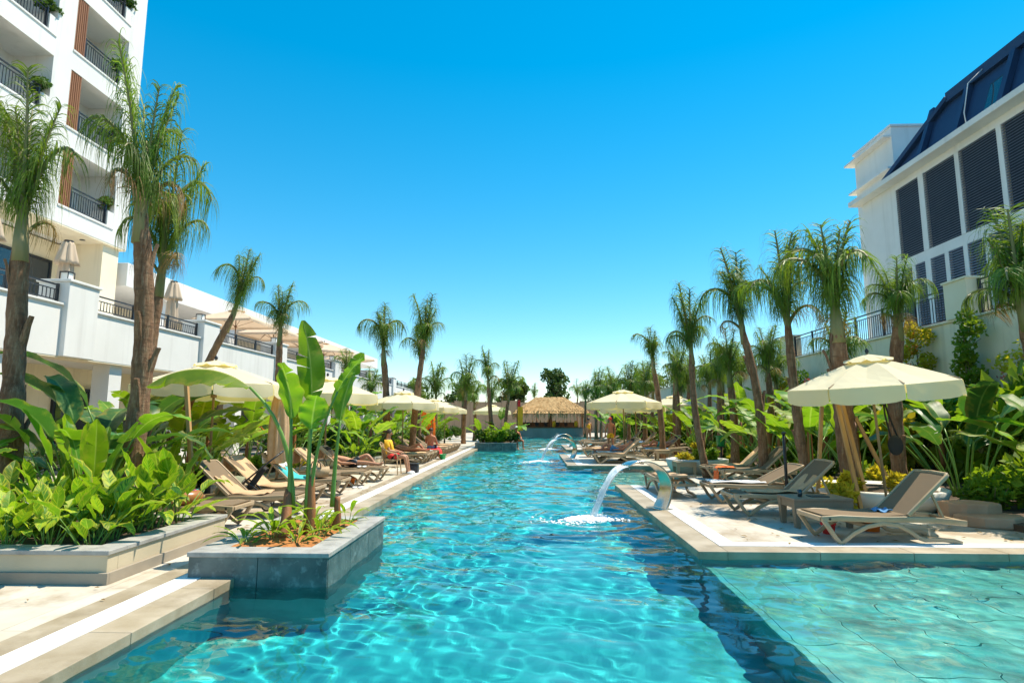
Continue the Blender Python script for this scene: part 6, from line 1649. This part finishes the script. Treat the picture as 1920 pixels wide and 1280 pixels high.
def seated(sh=.43, lean=-.08, knee=.47, drop=.0, arms='lap', spread=.1):
    J = {'pelvis': (0, 0, sh + .11), 'chest': (lean, 0, sh + .46), 'neck': (lean * 1.05, 0, sh + .63), 'head': (lean + .03, 0, sh + .77)}
    for s, g in (('L', 1), ('R', -1)):
        J['shoulder' + s] = (lean, g * .19, sh + .54); J['elbow' + s] = (lean + .10, g * .25, sh + .28); J['wrist' + s] = (lean + .33, g * .15, sh + .24)
        J['hip' + s] = (.04, g * .09, sh + .09); J['knee' + s] = (knee, g * (.09 + spread), sh + .10); J['ankle' + s] = (knee + .05 + drop, g * (.08 + spread), .09); J['toe' + s] = (knee + .20 + drop, g * (.09 + spread), .035)
    return J
def standing():
    J = {'pelvis': (0, 0, .95), 'chest': (0, 0, 1.30), 'neck': (0, 0, 1.47), 'head': (.02, 0, 1.61)}
    for s, g in (('L', 1), ('R', -1)):
        J['shoulder' + s] = (0, g * .19, 1.38); J['elbow' + s] = (-.02, g * .26, 1.10); J['wrist' + s] = (.08, g * .25, .86)
        J['hip' + s] = (0, g * .09, .90); J['knee' + s] = (.03 * g, g * .10, .49); J['ankle' + s] = (.0 + .06 * g, g * .10, .09); J['toe' + s] = (.15 + .06 * g, g * .11, .035)
    return J

# lifeguard in the rattan armchair
person('person in yellow shirt, red shorts and sunglasses seated on the rattan chair', (-4.32, 18.25, 0), R(0), seated(.44, -.10, .45, .05, spread=.03), 'skin', [('shirt', 'yellow'), ('shorts', 'red'), ('shoes', 'towel_white')], glasses=True)
ch = thing('rattan_armchair', 'pale rattan armchair with the lifeguard beside the pool', 'chair', (-4.32, 18.25, .004))
m = MB(); m.lathe([(0, 0), (.25, 0), (.26, .02), (.25, .04), (0, .04)], 24, (.04, 0, .415)); m.build('seat', M['rattan'], ch, True)
for x, y, dx in ((.24, .22, .03), (.24, -.22, .03), (-.20, .20, -.10), (-.20, -.20, -.10)): m = MB(); m.tube([(x + dx, y * 1.12, 0), (x, y, .42)], .016, 7); m.build('leg', M['rattan'], ch, True)
m = MB(); m.tube([(.28, .26, .43), (.24, .29, .62), (.0, .30, .68), (-.22, .28, .80), (-.32, .12, .93), (-.33, 0, .95), (-.32, -.12, .93), (-.22, -.28, .80), (0, -.30, .68), (.24, -.29, .62), (.28, -.26, .43)], .02, 7); m.build('arm_hoop', M['rattan'], ch, True)
m = MB()
for k in range(9):
    y = -.22 + k * .055; m.tube([(-.20 + .0 * abs(y), y * .85, .44), (-.30 + .35 * abs(y) ** 1.5, y * 1.0, .90 - .9 * y * y)], .009, 5)
m.build('backrest', M['rattan'], ch, True)
m = MB(); m.tube([(.2, .2, .2), (-.22, -.22, .24)], .012, 5); m.tube([(.2, -.2, .2), (-.22, .22, .24)], .012, 5); m.build('brace', M['rattan'], ch, True)
bx_ = thing('cool_box', 'dark cool box on the paving under the lifeguard', 'box', (-3.75, 18.75, .004)); m = MB(); m.box(-.18, .18, -.14, .14, 0, .24); m.build('tub', M['metal_dark'], bx_, False, .02); m = MB(); m.box(-.19, .19, -.15, .15, .242, .30); m.build('lid', M['black'], bx_, False, .02)

person('sunburnt shirtless person sitting on a lounger with back turned', (-4.35, 25.5, -.05), R(75), seated(.43, -.02, .42, spread=.12), 'skin_red', [('shorts', 'towel_blue')])
person('person in white sun hat sitting on the edge of the far tiled planter', (-.95, 35.2, -.10), R(-60), seated(.44, -.05, .42), 'skin_red', [('swimsuit', 'pink')], cap='towel_white')
person('person in red cap and yellow shorts standing past the second spout', (4.05, 31.6, .004), R(95), standing(), 'skin_red', [('shorts', 'yellow')], cap='red')
person('person in a yellow swimsuit standing by the palisade', (3.75, 40.6, .004), R(120), standing(), 'skin', [('swimsuit', 'yellow')], hairlen=.1)
person('person in pink shirt standing behind the lifeguard bed', (-8.6, 34.0, .004), R(-60), standing(), 'skin', [('shirt', 'pink'), ('shorts', 'metal_dark')])
person('person in orange shirt standing on the path behind the bananas', (-11.9, 26.0, .004), R(-40), standing(), 'skin', [('shirt', 'orange'), ('shorts', 'metal_dark')])
def lying(sh=.40):
    J = {'pelvis': (0, 0, sh + .10), 'chest': (-.34, 0, sh + .18), 'neck': (-.49, 0, sh + .28), 'head': (-.60, 0, sh + .38)}
    for s, g in (('L', 1), ('R', -1)):
        J['shoulder' + s] = (-.40, g * .19, sh + .20); J['elbow' + s] = (-.16, g * .30, sh + .10); J['wrist' + s] = (.08, g * .24, sh + .09)
        J['hip' + s] = (.04, g * .09, sh + .09); J['knee' + s] = (.44, g * .12, sh + (.30 if g > 0 else .10)); J['ankle' + s] = (.66 if g > 0 else .86, g * .12, sh + .05); J['toe' + s] = (.80 if g > 0 else .95, g * .12, sh + (.05 if g > 0 else .12))
    return J
person('person in dark trunks lying on the lounger next to the lifeguard chair', (-4.98, 16.3, -.005), R(0), lying(), 'skin', [('shorts', 'metal_dark')])
person('person in blue trunks lying on a lounger by the second spout', (3.3, 23.9, -.005), R(180), lying(), 'skin_red', [('shorts', 'towel_blue')])
person('person in dark swimsuit lying on a flat lounger past the lifeguard', (-4.95, 23.6, -.005), R(0), lying(), 'skin_red', [('swimsuit', 'metal_dark')], hairlen=.1)
person('person in teal trunks lying in the crowded rows past the second spout', (5.9, 27.6, -.005), R(180), lying(), 'skin_red', [('shorts', 'towel_teal')])
